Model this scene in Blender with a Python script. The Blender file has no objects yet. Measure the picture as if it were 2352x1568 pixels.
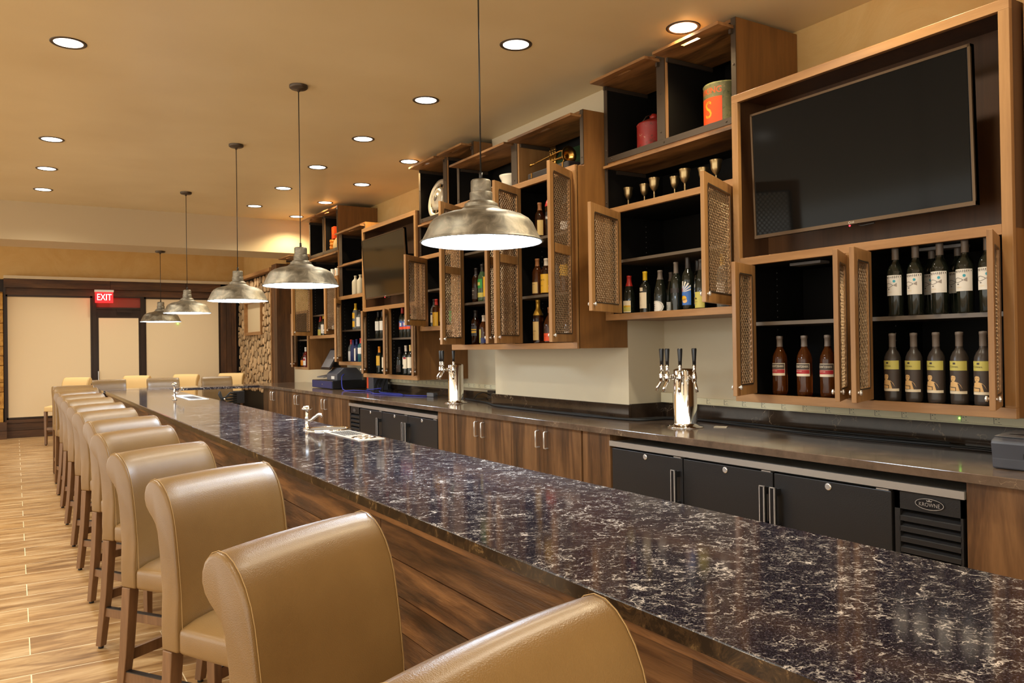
import bpy, bmesh, math, random
from mathutils import Vector, Matrix
from math import sin, cos, pi, radians, atan2, sqrt

C = bpy.context.scene.collection
SC = bpy.context.scene

# ------------------------------------------------------------------ camera
cam_d = bpy.data.cameras.new('camera')
cam = bpy.data.objects.new('camera', cam_d)
C.objects.link(cam)
SC.camera = cam
cam_d.sensor_width = 36
cam_d.lens = 1842.25 / 2352 * 36
cam_d.clip_start = 0.02
YAW, PIT, ROL = 0.5551128, 0.00708921, -0.0144745
fw = Vector((sin(YAW) * cos(PIT), cos(YAW) * cos(PIT), sin(PIT)))
rt = Vector((cos(YAW), -sin(YAW), 0))
up = rt.cross(fw)
rt2 = rt * cos(ROL) + up * sin(ROL)
up2 = -rt * sin(ROL) + up * cos(ROL)
mw = Matrix((rt2, up2, -fw)).transposed().to_4x4()
mw.translation = Vector((0, 0, 1.5))
cam.matrix_world = mw

# ------------------------------------------------------------------ view, world
SC.view_settings.view_transform = 'Standard'
SC.view_settings.look = 'None'
SC.view_settings.exposure = 0.40
SC.view_settings.gamma = 1
SC.view_settings.use_curve_mapping = False
world = bpy.data.worlds.new('world')
SC.world = world
world.use_nodes = True
bg = world.node_tree.nodes['Background']
bg.inputs[0].default_value = (1.0, 0.93, 0.80, 1)
bg.inputs[1].default_value = 1.9
SC.cycles.max_bounces = 7
SC.cycles.diffuse_bounces = 4
SC.cycles.glossy_bounces = 4
SC.cycles.transmission_bounces = 6
SC.cycles.caustics_reflective = False
SC.cycles.caustics_refractive = False
SC.cycles.sample_clamp_indirect = 6
SC.cycles.use_denoising = True

CEIL = 3.43
WALLX = 4.137
BAR_Z = 0.97

# ------------------------------------------------------------------ materials
MT = {}


def srgb(r, g, b):
    f = lambda c: (c / 255 / 12.92) if c / 255 <= 0.04045 else ((c / 255 + 0.055) / 1.055) ** 2.4
    return (f(r), f(g), f(b), 1)


def mat(name, color, rough=0.5, metal=0.0, **kw):
    m = bpy.data.materials.new(name)
    m.use_nodes = True
    b = m.node_tree.nodes['Principled BSDF']
    b.inputs['Base Color'].default_value = tuple(color)[:3] + (1,)
    b.inputs['Roughness'].default_value = rough
    b.inputs['Metallic'].default_value = metal
    for k, v in kw.items():
        b.inputs[k.replace('_', ' ')].default_value = v
    MT[name] = m
    return m


class NT:
    """tiny helper to wire nodes"""
    def __init__(s, m):
        s.t = m.node_tree
        s.b = s.t.nodes['Principled BSDF']

    def n(s, typ, **kw):
        nd = s.t.nodes.new(typ)
        for k, v in kw.items():
            if k.startswith('i_'):
                k = k[2:]
                nd.inputs[int(k) if k.isdigit() else k].default_value = v
            else:
                setattr(nd, k, v)
        return nd

    def l(s, a, b):
        s.t.links.new(a, b)

    def coords(s, scale=(1, 1, 1), kind='Object', rot=(0, 0, 0)):
        tc = s.n('ShaderNodeTexCoord')
        mp = s.n('ShaderNodeMapping')
        mp.inputs['Scale'].default_value = scale
        mp.inputs['Rotation'].default_value = rot
        s.l(tc.outputs[kind], mp.inputs[0])
        return mp.outputs[0]

    def noise(s, vec, scale=1, detail=4, rough=0.55, dist=0):
        nd = s.n('ShaderNodeTexNoise')
        s.l(vec, nd.inputs['Vector'])
        nd.inputs['Scale'].default_value = scale
        nd.inputs['Detail'].default_value = detail
        nd.inputs['Roughness'].default_value = rough
        nd.inputs['Distortion'].default_value = dist
        return nd

    def ramp(s, fac, stops):
        r = s.n('ShaderNodeValToRGB')
        e = r.color_ramp.elements
        while len(e) > 1:
            e.remove(e[-1])
        e[0].position = stops[0][0]
        e[0].color = stops[0][1]
        for p, c in stops[1:]:
            x = e.new(p)
            x.color = c
        s.l(fac, r.inputs[0])
        return r.outputs[0]

    def mix(s, fac, a, b, mode='MIX'):
        m = s.n('ShaderNodeMix', data_type='RGBA', blend_type=mode)
        if isinstance(fac, float):
            m.inputs[0].default_value = fac
        else:
            s.l(fac, m.inputs[0])
        for v, k in ((a, 6), (b, 7)):
            if isinstance(v, tuple):
                m.inputs[k].default_value = v
            else:
                s.l(v, m.inputs[k])
        return m.outputs[2]

    def bump(s, h, strength=0.2, dist=0.01):
        b = s.n('ShaderNodeBump')
        b.inputs['Strength'].default_value = strength
        b.inputs['Distance'].default_value = dist
        s.l(h, b.inputs['Height'])
        s.l(b.outputs[0], s.b.inputs['Normal'])

    def col(s, c):
        s.l(c, s.b.inputs['Base Color'])


def wood(name, light, mid, dark, grain=(14, 14, 0.9), rough=0.42, scale=1.0, island=False, bump=0.08, spread=0.25):
    m = mat(name, mid, rough)
    t = NT(m)
    v = t.coords(grain)
    if island:
        g = t.n('ShaderNodeNewGeometry')
        ad = t.n('ShaderNodeVectorMath', operation='ADD')
        sc = t.n('ShaderNodeVectorMath', operation='SCALE')
        cx = t.n('ShaderNodeCombineXYZ')
        t.l(g.outputs['Random Per Island'], cx.inputs[0])
        t.l(g.outputs['Random Per Island'], cx.inputs[1])
        t.l(g.outputs['Random Per Island'], cx.inputs[2])
        t.l(cx.outputs[0], sc.inputs[0])
        sc.inputs['Scale'].default_value = 53
        t.l(v, ad.inputs[0])
        t.l(sc.outputs[0], ad.inputs[1])
        v = ad.outputs[0]
    n1 = t.noise(v, 1.0 * scale, 6, 0.6, 0.6)
    c = t.ramp(n1.outputs[0], [(0.5 - spread, dark), (0.5, mid), (0.5 + spread, light)])
    n2 = t.noise(v, 6.0 * scale, 3, 0.7, 0.2)
    c = t.mix(0.22, c, t.ramp(n2.outputs[0], [(0.3, dark), (0.7, light)]), 'MIX')
    if island:
        hs = t.n('ShaderNodeHueSaturation')
        mr = t.n('ShaderNodeMapRange')
        mr.inputs[3].default_value = 0.62
        mr.inputs[4].default_value = 1.25
        t.l(g.outputs['Random Per Island'], mr.inputs[0])
        t.l(mr.outputs[0], hs.inputs['Value'])
        t.l(c, hs.inputs['Color'])
        c = hs.outputs[0]
    t.col(c)
    if bump:
        t.bump(n2.outputs[0], bump, 0.004)
    return m


def build_materials():
    # painted plaster
    m = mat('ceiling_paint', srgb(230, 212, 172), 0.42)
    t = NT(m); n = t.noise(t.coords((1, 1, 1)), 0.9, 3)
    t.col(t.ramp(n.outputs[0], [(0.3, srgb(222, 204, 162)), (0.7, srgb(234, 218, 178))]))
    m = mat('wall_paint', srgb(214, 172, 104), 0.6)
    t = NT(m); v = t.coords((1, 1, 1)); n = t.noise(v, 2.2, 8, 0.62, 1.6)
    t.col(t.ramp(n.outputs[0], [(0.3, srgb(210, 172, 106)), (0.7, srgb(220, 188, 126))]))
    t.bump(n.outputs[0], 0.25, 0.03)
    m = mat('wall_cream', srgb(214, 200, 170), 0.5)
    t = NT(m); n = t.noise(t.coords((1, 1, 1)), 40, 4)
    t.bump(n.outputs[0], 0.08, 0.01)
    mat('beam_paint', srgb(200, 182, 148), 0.6)
    # floor: wood-look tiles, long side across the room, half bond
    m = mat('floor_tile', srgb(190, 150, 100), 0.36)
    t = NT(m)
    tc = t.n('ShaderNodeTexCoord'); mp = t.n('ShaderNodeMapping')
    mp.inputs['Location'].default_value = (-0.053 + 12.0, -4.40 + 0.2895 * 40, 0)
    t.l(tc.outputs['Object'], mp.inputs[0])
    br = t.n('ShaderNodeTexBrick')
    br.offset = 0.5; br.squash = 1
    br.inputs['Scale'].default_value = 1
    br.inputs['Brick Width'].default_value = 1.2
    br.inputs['Row Height'].default_value = 0.2895
    br.inputs['Mortar Size'].default_value = 0.0028
    br.inputs['Mortar Smooth'].default_value = 0.1
    br.inputs['Color1'].default_value = (0, 0, 0, 1)
    br.inputs['Color2'].default_value = (1, 1, 1, 1)
    br.inputs['Mortar'].default_value = (0.5, 0.5, 0.5, 1)
    t.l(mp.outputs[0], br.inputs['Vector'])
    off = t.n('ShaderNodeVectorMath', operation='MULTIPLY_ADD')
    t.l(br.outputs['Color'], off.inputs[0]); off.inputs[1].default_value = (7, 23, 3)
    v = t.coords((1.9, 10, 1))
    t.l(v, off.inputs[2])
    n1 = t.noise(off.outputs[0], 1.1, 7, 0.62, 0.5)
    c = t.ramp(n1.outputs[0], [(0.30, srgb(88, 60, 34)), (0.42, srgb(132, 98, 60)), (0.53, srgb(172, 140, 98)), (0.68, srgb(206, 180, 140))])
    n2 = t.noise(off.outputs[0], 0.45, 2)
    c = t.mix(t.ramp(n2.outputs[0], [(0.3, (0, 0, 0, 1)), (0.8, (0.6, 0.6, 0.6, 1))]), c, srgb(180, 140, 90), 'MIX')
    c = t.mix(br.outputs['Fac'], c, srgb(240, 226, 196))
    t.col(c)
    t.bump(br.outputs['Fac'], -0.3, 0.003)
    # quartz bar top
    m = mat('quartz_top', (0.012, 0.010, 0.013), 0.09, Specular_IOR_Level=0.6)
    t = NT(m)
    v = t.coords((1, 1, 1))
    vs = t.coords((1, 1, 1), rot=(0, 0, 0.25))
    nd = t.noise(vs, 3.2, 6, 0.63)
    dist = t.n('ShaderNodeVectorMath', operation='MULTIPLY_ADD')
    t.l(nd.outputs['Color'], dist.inputs[0]); dist.inputs[1].default_value = (0.42, 0.42, 0.3); t.l(vs, dist.inputs[2])
    st = t.n('ShaderNodeVectorMath', operation='MULTIPLY')
    t.l(dist.outputs[0], st.inputs[0]); st.inputs[1].default_value = (0.5, 1.35, 1)

    def veins(scale, w0, w1):
        vo = t.n('ShaderNodeTexVoronoi', feature='DISTANCE_TO_EDGE')
        vo.inputs['Scale'].default_value = scale
        t.l(st.outputs[0], vo.inputs['Vector'])
        return t.ramp(vo.outputs['Distance'], [(w0, (1, 1, 1, 1)), (w1, (0, 0, 0, 1))])
    v1 = veins(8.0, 0.002, 0.024)
    v2 = veins(26.0, 0.003, 0.055)
    mk = t.ramp(t.noise(v, 10, 6, 0.78).outputs[0], [(0.47, (0, 0, 0, 1)), (0.6, (1, 1, 1, 1))])
    mk2 = t.ramp(t.noise(v, 22, 5, 0.85).outputs[0], [(0.47, (0, 0, 0, 1)), (0.62, (1, 1, 1, 1))])
    a = t.mix(1.0, v1, mk, 'MULTIPLY')
    b = t.mix(1.0, v2, mk2, 'MULTIPLY')
    vv = t.mix(0.8, a, b, 'ADD')
    hz = t.ramp(t.noise(v, 5, 6, 0.8).outputs[0], [(0.45, (0, 0, 0, 1)), (0.62, (1, 1, 1, 1))])
    fl = t.ramp(t.noise(v, 150, 3, 0.9).outputs[0], [(0.55, (0, 0, 0, 1)), (0.68, (0.55, 0.55, 0.55, 1))])
    vv = t.mix(0.4, vv, t.mix(1.0, hz, fl, 'MULTIPLY'), 'ADD')
    sp = t.noise(v, 260, 2, 0.8)
    base = t.ramp(sp.outputs[0], [(0.40, (0.005, 0.004, 0.007, 1)), (0.56, (0.024, 0.020, 0.031, 1)), (0.74, (0.15, 0.135, 0.16, 1))])
    t.col(t.mix(vv, base, (0.72, 0.66, 0.62, 1)))
    # back counter stone
    m = mat('brown_stone', srgb(96, 72, 52), 0.12)
    t = NT(m)
    v = t.coords((1, 1, 1))
    nd = t.noise(v, 2.4, 5, 0.6)
    dist = t.n('ShaderNodeVectorMath', operation='MULTIPLY_ADD')
    t.l(nd.outputs['Color'], dist.inputs[0]); dist.inputs[1].default_value = (0.9, 0.9, 0.9); t.l(v, dist.inputs[2])
    vo = t.n('ShaderNodeTexVoronoi', feature='DISTANCE_TO_EDGE'); vo.inputs['Scale'].default_value = 4.2
    t.l(dist.outputs[0], vo.inputs['Vector'])
    vn = t.ramp(vo.outputs['Distance'], [(0.002, (1, 1, 1, 1)), (0.012, (0, 0, 0, 1))])
    mk = t.ramp(t.noise(v, 3.5, 4).outputs[0], [(0.52, (0, 0, 0, 1)), (0.62, (0.75, 0.75, 0.75, 1))])
    base = t.ramp(t.noise(v, 7, 8, 0.7).outputs[0], [(0.3, (0.075, 0.050, 0.034, 1)), (0.7, (0.17, 0.115, 0.078, 1))])
    t.col(t.mix(t.mix(1.0, vn, mk, 'MULTIPLY'), base, (0.42, 0.31, 0.19, 1)))
    MT['dark_stone'] = MT['brown_stone'].copy()
    MT['dark_stone'].name = 'dark_stone'
    for nd_ in MT['dark_stone'].node_tree.nodes:
        if nd_.type == 'VALTORGB' and abs(nd_.color_ramp.elements[0].color[0] - 0.075) < 1e-4:
            nd_.color_ramp.elements[0].color = (0.026, 0.016, 0.010, 1); nd_.color_ramp.elements[1].color = (0.05, 0.032, 0.020, 1)
    m = mat('warm_lit_edge_stone', (0.02, 0.012, 0.007), 0.2)  # front edge of the quartz slab, warm light painted into its browns
    t = NT(m); v = t.coords((1, 1, 1)); n = t.noise(v, 14, 8, 0.75, 1.2)
    t.col(t.ramp(n.outputs[0], [(0.45, (0.018, 0.011, 0.007, 1)), (0.58, (0.06, 0.034, 0.016, 1)), (0.66, (0.22, 0.14, 0.06, 1))]))
    # woods
    wood('cabinet_wood', srgb(178, 134, 84), srgb(154, 112, 66), srgb(120, 82, 44), (9, 9, 0.7), 0.4)
    wood('cabinet_wood_rail', srgb(180, 136, 88), srgb(158, 115, 70), srgb(126, 86, 48), (9, 0.8, 9), 0.4)
    wood('cabinet_wood_side', srgb(150, 104, 54), srgb(126, 84, 40), srgb(96, 62, 28), (7, 7, 0.5), 0.42)
    wood('shaded_niche_wood', srgb(96, 64, 38), srgb(78, 50, 28), srgb(58, 36, 20), (7, 7, 0.5), 0.4)  # same maple darkened, the recess's shade is put into the colour
    wood('flap_wood', srgb(176, 130, 82), srgb(138, 96, 54), srgb(66, 42, 22), (8, 1.3, 8), 0.45, spread=0.16)
    wood('base_laminate', srgb(134, 96, 60), srgb(92, 62, 36), srgb(40, 27, 17), (7.5, 7.5, 0.9), 0.4, spread=0.15)
    wood('bar_plank', srgb(150, 106, 66), srgb(92, 60, 36), srgb(34, 21, 12), (9, 1.3, 13), 0.36, island=True, bump=0.5, spread=0.15)
    wood('old_timber', srgb(112, 74, 40), srgb(74, 46, 24), srgb(30, 18, 10), (6, 6, 0.8), 0.55, island=True, spread=0.2)
    wood('old_timber_h', srgb(110, 74, 40), srgb(74, 46, 24), srgb(34, 20, 11), (0.8, 6, 7), 0.55, island=True, spread=0.2)
    wood('stool_wood', srgb(142, 106, 72), srgb(116, 84, 56), srgb(92, 64, 42), (16, 16, 1.4), 0.36)
    wood('log_face', srgb(206, 178, 140), srgb(188, 158, 118), srgb(166, 134, 96), (3, 3, 3), 0.6, island=True)
    # leather
    m = mat('tan_leather', srgb(150, 118, 70), 0.36, Coat_Weight=0.35, Coat_Roughness=0.26)
    t = NT(m); v = t.coords((1, 1, 1))
    n = t.noise(v, 3, 4)
    t.col(t.ramp(n.outputs[0], [(0.3, srgb(116, 88, 50)), (0.7, srgb(134, 104, 62))]))
    vo = t.n('ShaderNodeTexVoronoi'); vo.inputs['Scale'].default_value = 420
    t.l(v, vo.inputs['Vector'])
    t.bump(vo.outputs['Distance'], 0.2, 0.002)
    mat('seam_thread', srgb(166, 134, 86), 0.6)
    mat('cream_fabric', srgb(222, 190, 132), 0.7)
    # metals
    m = mat('galvanized', srgb(160, 148, 130), 0.34, 0.8)
    t = NT(m); n = t.noise(t.coords((1, 1, 1)), 14, 6, 0.65, 0.8)
    t.col(t.ramp(n.outputs[0], [(0.3, srgb(96, 92, 84)), (0.5, srgb(128, 122, 110)), (0.72, srgb(170, 162, 146))]))
    t.l(t.ramp(n.outputs[0], [(0.3, (0.36, 0.36, 0.36, 1)), (0.7, (0.56, 0.56, 0.56, 1))]), t.b.inputs['Roughness'])
    mat('chrome', (0.86, 0.84, 0.80), 0.06, 1.0)
    m = mat('brushed_steel', (0.72, 0.68, 0.62), 0.3, 0.72)
    mat('handle_steel', (0.85, 0.83, 0.80), 0.25, 0.7)
    mat('dark_steel', srgb(84, 72, 60), 0.42, 0.6)
    mat('mesh_steel', srgb(140, 116, 90), 0.42, 0.6)
    mat('pewter', srgb(176, 152, 110), 0.3, 0.95)
    mat('brass', srgb(190, 146, 74), 0.28, 1.0)
    mat('black_laminate', (0.007, 0.006, 0.005), 0.5, Specular_IOR_Level=0.2)
    m = mat('cooler_black', (0.018, 0.017, 0.017), 0.38)
    t = NT(m); n = t.noise(t.coords((1, 1, 1)), 180, 3)
    t.bump(n.outputs[0], 0.3, 0.002)
    mat('black_plastic', (0.012, 0.012, 0.013), 0.3)
    mat('grey_plastic', srgb(74, 76, 84), 0.38)
    mat('grey_plastic_light', srgb(118, 116, 116), 0.36)
    mat('screen_glass', (0.003, 0.003, 0.003), 0.10, Specular_IOR_Level=0.16)
    mat('screen_glass_reflecting', (0.02, 0.015, 0.008), 0.08, Specular_IOR_Level=0.9)  # warm base tint and stronger gloss imitate the room's golden reflection
    mat('tv_bezel', srgb(96, 78, 60), 0.3, 0.8)
    mat('shade_fabric', srgb(232, 212, 176), 0.75)
    mat('door_bronze', srgb(52, 38, 28), 0.35, 0.4)
    mat('strip_beige', srgb(236, 228, 194), 0.45)
    mat('white_ceramic', srgb(232, 222, 200), 0.25)
    mat('stoneware', srgb(196, 182, 152), 0.45)
    mat('white_plastic', srgb(225, 222, 214), 0.4)
    mat('hub_metal', srgb(206, 196, 176), 0.3, 0.4)
    mat('shelf_grey', srgb(96, 84, 70), 0.4)
    mat('rubber', (0.01, 0.01, 0.01), 0.6)
    mat('blue_cable', srgb(50, 60, 170), 0.45)
    mat('gold_label', srgb(222, 170, 40), 0.45)
    mat('tan_label', srgb(214, 178, 110), 0.5)
    mat('olive_label', srgb(196, 184, 92), 0.5)
    mat('cream_label', srgb(232, 216, 186), 0.5)
    mat('white_label', srgb(226, 220, 210), 0.5)
    mat('dark_label', srgb(66, 54, 46), 0.5)
    mat('black_ink', (0.02, 0.018, 0.018), 0.5)
    mat('grey_ink', srgb(150, 140, 132), 0.5)
    mat('red_ink', srgb(170, 36, 40), 0.5)
    mat('orange_ink', srgb(232, 80, 26), 0.5)
    mat('green_ink', srgb(40, 140, 60), 0.5)
    mat('teal_ink', srgb(52, 160, 180), 0.5)
    mat('blue_ink', srgb(60, 110, 190), 0.5)
    mat('navy_ink', srgb(24, 34, 90), 0.45)
    mat('skin_ink', srgb(224, 180, 118), 0.5)
    mat('foil_red', srgb(178, 44, 34), 0.35)
    mat('foil_yellow', srgb(224, 182, 30), 0.35)
    mat('foil_grey', srgb(104, 92, 82), 0.45)
    mat('foil_orange', srgb(232, 140, 24), 0.35)
    mat('foil_cream', srgb(206, 190, 170), 0.4)
    mat('foil_gold', srgb(200, 156, 60), 0.3, 0.6)
    mat('foil_dark', srgb(42, 36, 34), 0.35)
    mat('cork', srgb(150, 96, 52), 0.6)
    # glass (dark wine glass stays opaque, spirits let light through)
    mat('wine_glass', (0.010, 0.012, 0.008), 0.06)
    mat('wine_matte', srgb(58, 50, 44), 0.3)
    for nm, cc in (('whisky_glass', (0.34, 0.085, 0.014)), ('dark_whisky_glass', (0.14, 0.036, 0.008)), ('clear_glass', (0.85, 0.86, 0.82)),
                   ('green_glass', (0.35, 0.6, 0.25)), ('blue_glass', (0.08, 0.14, 0.5)), ('aqua_glass', (0.12, 0.6, 0.75)), ('red_glass', (0.7, 0.06, 0.04))):
        mat(nm, cc, 0.04, 0, Transmission_Weight=0.86, IOR=1.4)
    mat('frost_glass', srgb(212, 206, 190), 0.4)
    # stone cladding
    m = mat('stone_block', srgb(196, 146, 62), 0.75)
    t = NT(m); n = t.noise(t.coords((1, 1, 1)), 9, 8, 0.7)
    t.col(t.ramp(n.outputs[0], [(0.3, srgb(150, 98, 34)), (0.6, srgb(208, 158, 74)), (0.8, srgb(232, 190, 108))]))
    t.bump(n.outputs[0], 0.8, 0.04)
    # old painted tins
    for nm, a, b_, c_ in (('rusty_red', srgb(150, 34, 28), srgb(196, 160, 128), srgb(96, 40, 26)), ('old_green_tin', srgb(128, 124, 84), srgb(168, 148, 104), srgb(74, 84, 48))):
        m = mat(nm, a, 0.5)
        t = NT(m); v = t.coords((1, 1, 1))
        n = t.noise(v, 22, 8, 0.75)
        t.col(t.ramp(n.outputs[0], [(0.36, c_), (0.46, a), (0.58, a), (0.66, b_)]))
    m = mat('green_velvet', srgb(28, 60, 26), 0.8)
    # emitters
    def emit(name, col, s):
        m = bpy.data.materials.new(name); m.use_nodes = True
        t = m.node_tree; t.nodes.clear()
        o = t.nodes.new('ShaderNodeOutputMaterial'); e = t.nodes.new('ShaderNodeEmission')
        e.inputs[0].default_value = tuple(col)[:3] + (1,); e.inputs[1].default_value = s
        t.links.new(e.outputs[0], o.inputs[0]); MT[name] = m
    emit('downlight_glow', (1.0, 0.90, 0.76), 6)
    emit('pendant_glow', (0.66, 0.82, 1.0), 34)
    emit('exit_red', (1.0, 0.02, 0.02), 2.2)
    emit('exit_letters', (1.0, 0.55, 0.5), 3.5)
    emit('led_red', (1, 0.02, 0.03), 6)
    emit('led_green', (0.3, 1, 0.1), 4)
    emit('screen_dim', (0.30, 0.38, 0.42), 0.5)


build_materials()


# ------------------------------------------------------------------ mesh builder
class MB:
    def __init__(s):
        s.v = []; s.f = []; s.m = []; s.s = []

    def add(s, vs, fs, m=0, smooth=False):
        o = len(s.v)
        s.v += [tuple(p) for p in vs]
        for f in fs:
            s.f.append(tuple(i + o for i in f)); s.m.append(m); s.s.append(smooth)
        return s

    def box(s, x0, x1, y0, y1, z0, z1, m=0):
        if x0 > x1: x0, x1 = x1, x0
        if y0 > y1: y0, y1 = y1, y0
        if z0 > z1: z0, z1 = z1, z0
        return s.add([(x0, y0, z0), (x1, y0, z0), (x1, y1, z0), (x0, y1, z0), (x0, y0, z1), (x1, y0, z1), (x1, y1, z1), (x0, y1, z1)],
                     [(0, 3, 2, 1), (4, 5, 6, 7), (0, 1, 5, 4), (1, 2, 6, 5), (2, 3, 7, 6), (3, 0, 4, 7)], m)

    def lathe(s, prof, n=24, m=0, c=(0, 0, 0), smooth=True, cap0=True, cap1=True, M=None):
        vs = []
        for r, z in prof:
            for k in range(n):
                a = 2 * pi * k / n
                vs.append(Vector((r * cos(a), r * sin(a), z)))
        fs = []
        for i in range(len(prof) - 1):
            for k in range(n):
                k2 = (k + 1) % n
                fs.append((i * n + k, i * n + k2, (i + 1) * n + k2, (i + 1) * n + k))
        if M is not None:
            vs = [M @ p for p in vs]
        vs = [(p[0] + c[0], p[1] + c[1], p[2] + c[2]) for p in vs]
        s.add(vs, fs, m, smooth)
        o = len(s.v) - len(vs)
        if cap0 and prof[0][0] > 1e-6:
            s.f.append(tuple(o + k for k in reversed(range(n)))); s.m.append(m); s.s.append(False)
        if cap1 and prof[-1][0] > 1e-6:
            q = o + (len(prof) - 1) * n
            s.f.append(tuple(q + k for k in range(n))); s.m.append(m); s.s.append(False)
        return s

    def cyl(s, p0, p1, r, n=12, m=0, r1=None):
        return s.tube([p0, p1], r, n, m, r1)

    def tube(s, pts, r, n=8, m=0, r1=None, close=False):
        pts = [Vector(p) for p in pts]
        N = len(pts)
        vs = []
        prev = None
        for i, p in enumerate(pts):
            if i == 0: d = pts[1] - p
            elif i == N - 1: d = p - pts[i - 1]
            else: d = (pts[i + 1] - p).normalized() + (p - pts[i - 1]).normalized()
            d.normalize()
            if prev is None:
                a = Vector((0, 0, 1)) if abs(d.z) < 0.9 else Vector((1, 0, 0))
                u = d.cross(a).normalized()
            else:
                u = (prev - d * prev.dot(d)).normalized()
            prev = u
            w = d.cross(u)
            rr = r if r1 is None else r + (r1 - r) * i / (N - 1)
            for k in range(n):
                a = 2 * pi * k / n
                vs.append(p + (u * cos(a) + w * sin(a)) * rr)
        fs = [(i * n + k, i * n + (k + 1) % n, (i + 1) * n + (k + 1) % n, (i + 1) * n + k) for i in range(N - 1) for k in range(n)]
        s.add(vs, fs, m, True)
        o = len(s.v) - len(vs)
        s.f.append(tuple(o + k for k in reversed(range(n)))); s.m.append(m); s.s.append(False)
        s.f.append(tuple(o + (N - 1) * n + k for k in range(n))); s.m.append(m); s.s.append(False)
        return s

    def prism(s, poly, axis, a0, a1, m=0, smooth=False):
        """poly: 2D points; axis 'x': (y,z); 'y': (x,z); 'z': (x,y)"""
        def P3(p, a):
            return {'x': (a, p[0], p[1]), 'y': (p[0], a, p[1]), 'z': (p[0], p[1], a)}[axis]
        n = len(poly)
        vs = [P3(p, a0) for p in poly] + [P3(p, a1) for p in poly]
        fs = [(k, (k + 1) % n, n + (k + 1) % n, n + k) for k in range(n)]
        s.add(vs, fs, m, smooth)
        o = len(s.v) - 2 * n
        s.f.append(tuple(o + k for k in reversed(range(n)))); s.m.append(m); s.s.append(False)
        s.f.append(tuple(o + n + k for k in range(n))); s.m.append(m); s.s.append(False)
        return s

    def beam(s, p0, p1, w, h, m=0):
        """rectangular bar from p0 to p1; w horizontal width, h vertical height"""
        p0 = Vector(p0); p1 = Vector(p1); d = (p1 - p0).normalized()
        a = Vector((0, 0, 1)) if abs(d.z) < 0.95 else Vector((0, 1, 0))
        u = d.cross(a).normalized(); w_ = u.cross(d).normalized()
        vs = []
        for p in (p0, p1):
            for su, sw in ((-1, -1), (1, -1), (1, 1), (-1, 1)):
                vs.append(p + u * su * w / 2 + w_ * sw * h / 2)
        return s.add(vs, [(0, 3, 2, 1), (4, 5, 6, 7), (0, 1, 5, 4), (1, 2, 6, 5), (2, 3, 7, 6), (3, 0, 4, 7)], m)

    def xf(s, M):
        s.v = [tuple(M @ Vector(p)) for p in s.v]
        return s

    def build(s, name, mats, parent=None, org=None, bevel=None, fix=True, seg=2):
        me = bpy.data.meshes.new(name)
        o3 = Vector(org) if org is not None else Vector((0, 0, 0))
        me.from_pydata([tuple(Vector(p) - o3) for p in s.v], [], s.f)
        if isinstance(mats, str): mats = [mats]
        for k in mats: me.materials.append(MT[k])
        me.polygons.foreach_set('material_index', s.m)
        me.polygons.foreach_set('use_smooth', s.s)
        me.update()
        if fix:
            b = bmesh.new(); b.from_mesh(me)
            bmesh.ops.recalc_face_normals(b, faces=b.faces)
            b.to_mesh(me); b.free()
        ob = bpy.data.objects.new(name, me)
        C.objects.link(ob)
        if parent is not None:
            ob.parent = parent
        elif org is not None:
            ob.location = o3
        if bevel:
            md = ob.modifiers.new('bevel', 'BEVEL')
            md.width = bevel; md.segments = seg; md.limit_method = 'ANGLE'; md.angle_limit = radians(40)
        return ob


def thing(name, label, cat, loc=(0, 0, 0), rz=0.0, group=None):
    o = bpy.data.objects.new(name, None)
    o.empty_display_size = 0.1
    C.objects.link(o)
    o.location = loc; o.rotation_euler = (0, 0, rz)
    o['label'] = label; o['category'] = cat
    if group: o['group'] = group
    return o


def tag(o, label, cat, group=None):
    o['label'] = label; o['category'] = cat
    if group: o['group'] = group
    return o


def struct(o):
    o['kind'] = 'structure'
    return o


def dup(root, loc, rz, label, group=None):
    def cp(o, par):
        c = o.copy(); C.objects.link(c)
        if par is not None: c.parent = par
        for ch in o.children: cp(ch, c)
        return c
    r = cp(root, None)
    r.location = loc; r.rotation_euler = (0, 0, rz)
    r['label'] = label
    if group: r['group'] = group
    return r


_fontcache = {}


def text_polys(txt, size):
    """flat text mesh verts (u,v) centred on its box, and faces"""
    key = (txt, size)
    if key in _fontcache: return _fontcache[key]
    cu = bpy.data.curves.new('txt', 'FONT')
    cu.body = txt; cu.size = size; cu.resolution_u = 3
    cu.align_x = 'CENTER'; cu.align_y = 'CENTER'
    ob = bpy.data.objects.new('txt', cu)
    C.objects.link(ob)
    dg = bpy.context.evaluated_depsgraph_get(); dg.update()
    me = bpy.data.meshes.new_from_object(ob.evaluated_get(dg))
    vs = [(v.co.x, v.co.y) for v in me.vertices]
    fs = [tuple(p.vertices) for p in me.polygons]
    bpy.data.meshes.remove(me); bpy.data.objects.remove(ob); bpy.data.curves.remove(cu)
    _fontcache[key] = (vs, fs)
    return vs, fs


def put_text(mb, txt, size, fn, m=0, sx=1.0):
    vs, fs = text_polys(txt, size)
    if not vs: return
    mb.add([fn(u * sx, v) for u, v in vs], fs, m)


def ellipse(cu, cv, ru, rv, n=20):
    return [(cu + ru * cos(2 * pi * k / n), cv + rv * sin(2 * pi * k / n)) for k in range(n)]


def put_poly(mb, pts, fn, m=0):
    mb.add([fn(u, v) for u, v in pts], [tuple(range(len(pts)))], m)


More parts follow.
